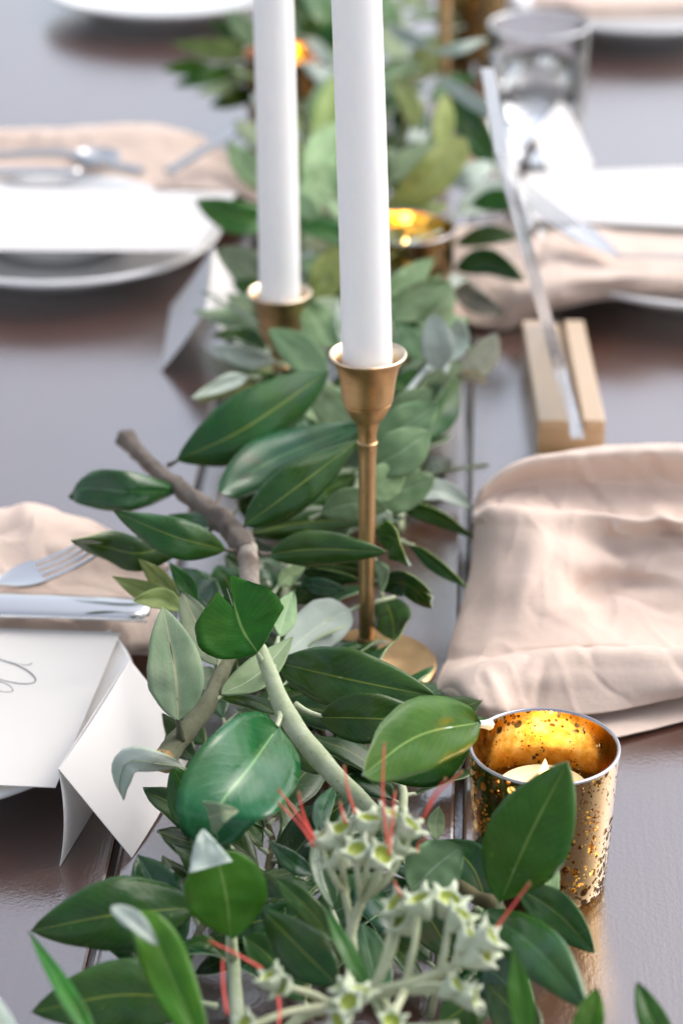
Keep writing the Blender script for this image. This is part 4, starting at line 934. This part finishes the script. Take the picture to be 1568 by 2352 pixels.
GINK = simple('faded_grey_print', (.55, .55, .58), .7)
b.build('print', GINK, m2, smooth=False)
m3 = empty('menu_card', tuple(W(1400, 450, 0)), 'white menu card across the right plate', 'menu card', 'menu cards')
sheet('card', [W(1200, 505, 2.9), W(2000, 540, 2.9), W(1900, 372, 2.9), W(1205, 398, 2.9)], PAPER, m3, .05, curl=.25)

# ------------------------------------------------------------------ block and acrylic sign
pb0 = W(1310, 985, 0)
bk = empty('sign_holder', (12.6, 140, 0), 'gold painted slotted wood block right of the garland', 'sign holder')
X0, X1, Y0, Y1, HB = 10.55, 14.15, 132.6, 147.0, 2.3; XS = 12.62
for (a_, c_) in ((X0, XS - .37), (XS + .37, X1)):
    b = MB(); b.box(((a_ + c_) / 2, (Y0 + Y1) / 2, HB / 2 + .82), (c_ - a_, Y1 - Y0, HB - 1.64)); b.build('cheek', BLOCK, bk, bevel=.07)
b = MB(); b.box(((X0 + X1) / 2, (Y0 + Y1) / 2 , .825), (X1 - X0 - .01, Y1 - Y0 - .01, 1.63)); b.build('base', BLOCK, bk)
sg = empty('acrylic_sign', (XS, 138, 1.7), 'clear acrylic sign seen edge on, leaning left in the gold slotted block', 'sign')
def ac(y, t, o): return Vector((XS - t * .272 + o, y, 1.75 + t * .962))
th = .70
b = MB(); vs = []
for y in (131.5, 146.5):
    for t in (0, 16.5):
        for o_ in (-th / 2, th / 2): vs.append(ac(y, t, o_))
b.add(vs, [(0, 1, 3, 2), (4, 6, 7, 5), (0, 4, 5, 1), (2, 3, 7, 6), (0, 2, 6, 4), (1, 5, 7, 3)]); b.mi = [1, 1, 1, 1, 0, 0]
b.build('sheet', [ACRYL, simple('frosted_acrylic_edge', (.80, .82, .84), .12, Transmission_Weight=.78, Coat_Weight=1.0)], sg, smooth=False)
b = MB(); b.add([ac(y, t, th / 2 + .012) for y, t in ((133.5, 2.2), (136.0, 2.2), (136.0, 4.6), (133.5, 4.6))], [(0, 1, 2, 3)]); b.build('printed_mark', simple('black_print', (.04, .04, .045), .5), sg, smooth=False)

# ------------------------------------------------------------------ napkins
def cloth(name, rows, label, n=90, m=90, wr=.12, th=.09, seed=0, fs_=.35, group='blush cotton napkins', folds=()):
    rows = [catmull([tuple(W(*p)) for p in r], m) for r in rows]
    colsP = [catmull([rows[i][j] for i in range(len(rows))], n) for j in range(m)]
    g = []
    for i in range(n):
        for j in range(m): g.append(Vector(colsP[j][i]))
    # wrinkles along the surface normal
    out = []; nr = []
    for i in range(n):
        for j in range(m):
            p = g[i * m + j]
            a_ = g[min(i + 1, n - 1) * m + j] - g[max(i - 1, 0) * m + j]; c_ = g[i * m + min(j + 1, m - 1)] - g[i * m + max(j - 1, 0)]
            N = c_.cross(a_)
            N = N.normalized() if N.length > 1e-6 else Vector((0, 0, 1))
            if N.z < 0 and False: N = -N
            q = Vector((p.x * fs_ + seed, p.y * fs_ * .8, p.z * .3))
            d = wr * (noise.noise(q) + .5 * noise.noise(q * 2.3) + .9 * max(0, 1 - 5 * abs(noise.noise(q * .9 + Vector((9, 3, 1))))) ** 2 - .5 * max(0, 1 - 6 * abs(noise.noise(Vector((q.x * 1.3 + q.y, q.y - q.x * .6, 4))))) ** 2)
            if folds:
                dp = p.y * cos(PITCH) + (CAM_H - p.z) * sin(PITCH)
                X_ = 784 + p.x / dp * FPX; Y_ = 1176 - (p.y * sin(PITCH) - (CAM_H - p.z) * cos(PITCH)) / dp * FPX
                for (x0, y0), (x1, y1), am, wd in folds:
                    ll = (x1 - x0) ** 2 + (y1 - y0) ** 2; t_ = max(0, min(1, ((X_ - x0) * (x1 - x0) + (Y_ - y0) * (y1 - y0)) / ll))
                    dd = sqrt((X_ - x0 - t_ * (x1 - x0)) ** 2 + (Y_ - y0 - t_ * (y1 - y0)) ** 2) / wd
                    d += am * exp(-dd * dd) * sin(pi * (.15 + .7 * t_)) * (-1 if N.z < 0 else 1)
            out.append(p + N * d); nr.append(N)
    for p in out: p.z = max(p.z, th / 2 + .01)
    vs = out; fs = []; uv = [(j * .2, i * .2) for i in range(n) for j in range(m)]
    for i in range(n - 1):
        for j in range(m - 1):
            a_ = i * m + j; fs.append((a_, a_ + 1, a_ + m + 1, a_ + m))
    cx = sum(p.x for p in vs) / len(vs); cy = sum(p.y for p in vs) / len(vs)
    o = mesh(name, vs, fs, CLOTH, None, (cx, cy, 0), None, uv)
    md = o.modifiers.new('thickness', 'SOLIDIFY'); md.thickness = th * CM; md.offset = 0
    ss = o.modifiers.new('smooth', 'SUBSURF'); ss.levels = 0; ss.render_levels = 1
    tag(o, label, 'napkin', group); return o
cloth('napkin', [
    [(1120, 1160, .1), (1150, 1120, .1), (1230, 1080, .1), (1400, 1050, .1), (1580, 1040, .1), (1800, 1040, .1)],
    [(1092, 1165, 3.4), (1118, 1110, 4.6), (1200, 1058, 5.8), (1350, 1032, 6.4), (1568, 1022, 6.6), (1800, 1030, 6.2)],
    [(1088, 1172, 3.6), (1130, 1140, 4.2), (1220, 1110, 4.6), (1360, 1110, 4.6), (1568, 1120, 4.4), (1800, 1130, 4.2)],
    [(1090, 1182, 3.9), (1140, 1168, 4.4), (1230, 1165, 4.4), (1380, 1185, 4.0), (1568, 1190, 4.2), (1800, 1190, 4.2)],
    [(1090, 1190, 4.2), (1140, 1170, 5.2), (1230, 1172, 5.3), (1370, 1180, 4.9), (1500, 1200, 4.8), (1800, 1200, 5.4)],
    [(1092, 1215, 3.6), (1150, 1215, 4.6), (1250, 1225, 4.6), (1390, 1245, 3.6), (1530, 1235, 3.8), (1800, 1240, 4.2)],
    [(1094, 1260, 2.9), (1150, 1270, 3.8), (1270, 1290, 3.8), (1420, 1290, 3.0), (1560, 1280, 3.4), (1800, 1280, 3.2)],
    [(1085, 1330, 2.2), (1150, 1345, 3.0), (1280, 1350, 3.0), (1400, 1350, 1.9), (1560, 1330, 2.6), (1800, 1340, 3.2)],
    [(1060, 1400, 1.4), (1140, 1410, 2.2), (1270, 1420, 2.2), (1410, 1400, 1.8), (1560, 1410, 1.6), (1800, 1400, 1.4)],
    [(1035, 1480, .7), (1110, 1485, 1.4), (1240, 1480, 1.6), (1400, 1475, 1.6), (1560, 1480, 1.4), (1800, 1470, 1.2)],
    [(1018, 1530, .4), (1085, 1520, 1.2), (1200, 1500, 1.5), (1380, 1488, 1.6), (1560, 1498, 1.6), (1800, 1490, 1.2)],
    [(1000, 1580, .6), (1060, 1540, 2.0), (1170, 1506, 2.7), (1350, 1488, 2.9), (1560, 1492, 2.7), (1800, 1490, 2.4)],
    [(1002, 1592, .8), (1080, 1575, 2.2), (1200, 1555, 2.4), (1360, 1540, 2.3), (1560, 1540, 2.2), (1800, 1540, 2.0)],
    [(1040, 1625, .6), (1110, 1625, 2.0), (1215, 1605, 1.6), (1380, 1590, 1.5), (1560, 1580, 1.6), (1800, 1560, 1.6)],
    [(1090, 1660, .3), (1140, 1662, .9), (1250, 1648, .8), (1400, 1635, .75), (1560, 1598, .9), (1800, 1550, .8)],
], 'large crumpled blush napkin on the right behind the front gold votive', 170, 110, .11, .08, 3, .30, folds=[((1130,1190),(1050,1480),.30,26),((1390,1215),(1440,1300),-.40,26),((1400,1290),(1600,1345),.45,24),((1260,1410),(1600,1370),.35,26),((1240,1200),(1190,1440),.22,30),((1330,1060),(1375,1150),-.25,12),((1490,1045),(1520,1120),.25,14),((1290,1300),(1420,1440),-.25,30),((1500,1180),(1560,1260),.4,22),((1120,1550),(1160,1640),.25,14),((1250,1520),(1230,1630),-.2,14)])
cloth('napkin_corner', [
    [(1100, 1640, .12), (1240, 1630, .12), (1400, 1600, .12), (1600, 1560, .12), (1750, 1520, .12)],
    [(1160, 1680, .12), (1280, 1675, .14), (1400, 1665, .2), (1600, 1620, .2), (1750, 1570, .12)],
    [(1340, 1740, .10), (1400, 1700, .2), (1440, 1688, .25), (1600, 1648, .2), (1760, 1600, .1)],
], 'lower layer of blush napkin lying flat on the table behind the votive', 40, 60, .03, .07, 5)
cloth('napkin', [
    [(-250, 1200, .1), (0, 1200, .1), (150, 1200, .1), (260, 1240, .1), (390, 1310, .1)],
    [(-250, 1165, 3.2), (0, 1166, 4.0), (80, 1158, 4.2), (230, 1212, 3.4), (385, 1300, 2.0)],
    [(-250, 1230, 3.4), (0, 1240, 3.6), (100, 1240, 3.8), (230, 1262, 3.2), (385, 1320, 1.8)],
    [(-250, 1300, 3.0), (0, 1320, 2.8), (110, 1330, 2.6), (240, 1330, 2.2), (385, 1352, 1.4)],
    [(-250, 1380, 2.4), (0, 1385, 2.4), (120, 1390, 2.3), (240, 1385, 2.2), (385, 1400, 1.2)],
    [(-250, 1420, 2.5), (0, 1420, 2.5), (140, 1424, 2.5), (250, 1420, 2.6), (380, 1425, 1.6)],
    [(-250, 1455, 2.3), (0, 1455, 2.3), (150, 1458, 2.3), (270, 1475, 2.0), (380, 1470, 1.2)],
    [(-250, 1520, 2.2), (0, 1520, 2.2), (150, 1510, 2.0), (265, 1512, 1.2), (370, 1495, .4)],
], 'blush napkin under the fork and beaded knife at the left', 100, 70, .16, .08, 8, .4)
cloth('napkin', [
    [(-250, 330, .1), (0, 330, .1), (300, 330, .1), (480, 360, .1), (600, 410, .1)],
    [(-250, 300, 3.6), (0, 296, 3.8), (150, 294, 4.0), (330, 285, 4.2), (470, 318, 3.2), (600, 400, 1.0)],
    [(-250, 350, 3.2), (0, 350, 3.2), (200, 350, 3.4), (330, 345, 3.4), (480, 365, 2.8), (600, 420, .8)],
    [(-250, 400, 2.6), (0, 400, 2.6), (200, 400, 2.6), (380, 400, 2.6), (500, 410, 2.6), (600, 440, .8)],
    [(-250, 430, 2.4), (0, 430, 2.5), (200, 432, 2.5), (380, 432, 2.5), (500, 440, 2.5), (600, 470, .6)],
], 'blurred blush napkin behind the left menu card', 60, 60, .15, .08, 12, .4)
cloth('napkin', [
    [(1040, 520, .2), (1150, 515, .3), (1300, 520, 2.4), (1500, 530, 2.4), (1800, 530, 2.4)],
    [(1040, 600, .8), (1130, 580, 1.6), (1280, 590, 2.6), (1450, 600, 2.8), (1800, 600, 2.8)],
    [(1040, 680, .6), (1130, 650, 1.6), (1220, 625, 2.8), (1400, 630, 3.4), (1568, 620, 3.4), (1800, 620, 3.4)],
    [(1040, 720, .5), (1120, 700, 1.2), (1215, 665, 2.8), (1330, 650, 3.2), (1568, 650, 3.0), (1800, 650, 3.0)],
    [(1040, 735, .3), (1110, 745, .5), (1200, 715, 1.4), (1290, 690, 2.2), (1420, 672, 2.2), (1568, 668, 2.2), (1800, 668, 2.2)],
    [(1050, 740, .1), (1150, 758, .1), (1215, 735, .3), (1300, 705, 1.2), (1430, 684, 1.6), (1568, 680, 1.8), (1800, 680, 1.8)],
], 'blurred blush napkin hanging off the right plate beside the gold block', 70, 60, .14, .08, 17, .4)
cloth('napkin', [
    [(1180, -30, .1), (1300, -30, 2.6), (1450, -20, 2.8), (1700, -20, 2.8)],
    [(1170, 5, 1.2), (1300, 0, 3.4), (1450, 5, 3.4), (1700, 5, 3.4)],
    [(1180, 30, 1.0), (1310, 25, 3.0), (1450, 30, 2.8), (1700, 24, 2.8)],
    [(1190, 48, .2), (1310, 45, 2.2), (1450, 46, 2.3), (1700, 40, 2.3)],
], 'blurred napkin on the plate at the top right', 40, 40, .12, .08, 21, .4)

# ------------------------------------------------------------------ cutlery
def fork(p_tip, p_neck, p_end, wid, label, wn=(0, 0, 1), tl=.55):
    """tips, neck and handle end as world points; the head is wid wide"""
    r = empty('fork', tuple((p_tip + p_neck) / 2 - Vector((0, 0, (p_tip.z + p_neck.z) / 2 - 2.4))), label, 'fork', 'forks')
    ax = (p_tip - p_neck); L = ax.length; T = ax.normalized(); S = Vector((0, 0, 1)).cross(T).normalized(); N = T.cross(S)
    b = MB()
    def P(v, s, k=0): return p_neck + T * (v * L) + S * s + N * (.9 * (v - .35) ** 2 - .10 + k)
    # palm
    rows = []; nn = 12
    for i in range(nn + 1):
        v = i / nn * (1 - tl - .0); hw = wid / 2 * min(1, (.16 + .84 * sin(min(1, v / .40) * pi / 2)))
        rows.append([P(v, hw * s, .25 * (s * s) * .3) for s in [x / 4 for x in range(-4, 5)]])
    vs = [p for r_ in rows for p in r_]; vs2 = [p - N * .14 for p in vs]; m_ = 9; n_ = len(rows); off = len(vs)
    fs = []
    for i in range(n_ - 1):
        for j in range(m_ - 1):
            a_ = i * m_ + j; fs += [(a_, a_ + m_, a_ + m_ + 1, a_ + 1), (a_ + off, a_ + 1 + off, a_ + m_ + 1 + off, a_ + m_ + off)]
        a_ = i * m_; fs += [(a_, a_ + off, a_ + m_ + off, a_ + m_), (a_ + m_ - 1, a_ + 2 * m_ - 1, a_ + 2 * m_ - 1 + off, a_ + m_ - 1 + off)]
    a_ = (n_ - 1) * m_
    for j in range(m_ - 1): fs.append((a_ + j, a_ + j + off, a_ + j + 1 + off, a_ + j + 1)); fs.append((j, j + 1, j + 1 + off, j + off))
    b.add(vs + vs2, fs); b.build('head', SILVER, r)
    for k in range(4):
        s0 = (k - 1.5) / 4 * wid * 1.03; b = MB(); w0 = wid / 4 * .26; vs = []; n2 = 12
        for i in range(n2 + 1):
            v = (1 - tl - .02) + i / n2 * (tl + .02); ww = w0 * (1 - .55 * (i / n2) ** 3); s1 = s0 * (1 - .06 * i / n2)
            for (a1, k1) in ((-ww, 0), (ww, 0), (ww, -.13), (-ww, -.13)): vs.append(P(v, s1 + a1, k1 + .02))
        fs = [(0, 1, 2, 3)] + [(n2 * 4 + 3, n2 * 4 + 2, n2 * 4 + 1, n2 * 4)]
        for i in range(n2):
            for q in range(4): fs.append((i * 4 + q, i * 4 + 4 + q, i * 4 + 4 + (q + 1) % 4, i * 4 + (q + 1) % 4))
        b.add(vs, fs); b.build('tine', SILVER, r, bevel=.03)
    hd = (p_end - p_neck); n3 = 16; vs = []
    for i in range(n3 + 1):
        t = i / n3; hw = .22 + .45 * t ** 1.6; q = p_neck + hd * t + Vector((0, 0, .25 * sin(pi * t)))
        for a1, k1 in ((-hw, 0), (-hw * .5, .10), (hw * .5, .10), (hw, 0), (hw * .5, -.08), (-hw * .5, -.08)): vs.append(q + S * a1 + Vector((0, 0, k1)))
    fs = [tuple(range(6)), tuple(n3 * 6 + 5 - k for k in range(6))]
    for i in range(n3):
        for q in range(6): fs.append((i * 6 + q, i * 6 + 6 + q, i * 6 + 6 + (q + 1) % 6, i * 6 + (q + 1) % 6))
    b = MB(); b.add(vs, fs); b.build('handle', SILVER, r)
    return r
fork(W(213, 1268, 4.2), W(-12, 1342, 3.4), W(-420, 1365, 3.2), 2.3, 'silver fork with four tines lying on the napkin at the left')
fork(W(1190, 436, 5.0), W(1420, 590, 3.6), W(1800, 612, 3.6), 2.0, 'blurred silver fork beside the menu on the right plate')
def knife(p0, p1, wid, label, beads=True, name='knife'):
    """rounded handle from p0 (left) to p1 (right), beaded on its near edge"""
    r = empty(name, tuple((p0 + p1) / 2 - Vector((0, 0, .4))), label, 'knife', 'knives'); ax = p1 - p0; L = ax.length; T = ax.normalized()
    S = Vector((0, 0, 1)).cross(T).normalized(); n3 = 40; vs = []; sec = 14
    for i in range(n3 + 1):
        t = i / n3; hw = wid / 2 * (1.0 - .14 * t) * (min(1, (1 - t) * 14 + .25)) ** .5; q = p0 + ax * t + Vector((0, 0, .10 * sin(pi * t)))
        for k in range(sec):
            a_ = 2 * pi * k / sec; vs.append(q + S * cos(a_) * hw + Vector((0, 0, 1)) * sin(a_) * .30 * (1 if sin(a_) > 0 else .6))
    fs = [tuple(range(sec))[::-1], tuple(n3 * sec + k for k in range(sec))]
    for i in range(n3):
        for k in range(sec): fs.append((i * sec + k, i * sec + (k + 1) % sec, (i + 1) * sec + (k + 1) % sec, (i + 1) * sec + k))
    b = MB(); b.add(vs, fs); b.build('handle', SILVER, r, sharp=False)
    if beads:
        b = MB(); nb = int(L / .17)
        for i in range(nb):
            t = (i + .5) / nb; hw = wid / 2 * (1.0 - .14 * t); c_ = p0 + ax * t - S * (hw + .0) + Vector((0, 0, .10 * sin(pi * t)))
            pr = [(0, -.085), (.06, -.06), (.085, 0), (.06, .06), (0, .085)]
            b.lathe(pr, tuple(c_), 8)
        o = b.build('beading', SILVER, r, sharp=False); o['kind'] = 'stuff'; o['label'] = 'row of tiny silver beads along the edge'
    return r
knife(W(-260, 1388, 3.3), W(345, 1402, 3.4), 2.4, 'wide silver knife with a beaded edge lying below the fork at the left')
knife(W(-260, 402, 3.6), W(185, 396, 3.6), 1.1, 'blurred silver knife handle above the left menu card', False)
b = MB(); sp_ = empty('spoon', tuple(W(180, 370, 2.8)), 'blurred silver spoon on the napkin behind the left menu card', 'spoon')
q0 = W(-200, 375, 3.6); q1 = W(115, 352, 4.2); q2 = W(330, 396, 3.4)
P_ = catmull([tuple(q0), tuple(q1), tuple((q1 + q2) / 2), tuple(q2)], 30)
b.tube(P_, [.25 + .15 * (i / 29) for i in range(30)], 10); b.build('handle', SILVER, sp_)
b = MB(); cc = W(220, 372, 3.6)
b.lathe([(0, .1), (.9, .2), (1.6, .6), (1.75, .85), (1.62, .8), (.9, .36), (0, .28)], tuple(cc - Vector((0, 0, .4))), 40); b.build('bowl', SILVER, sp_)
kn = knife(W(385, 398, 3.4), W(560, 296, 5.4), .9, 'blurred silver knife blade pointing up right from the left setting', False)
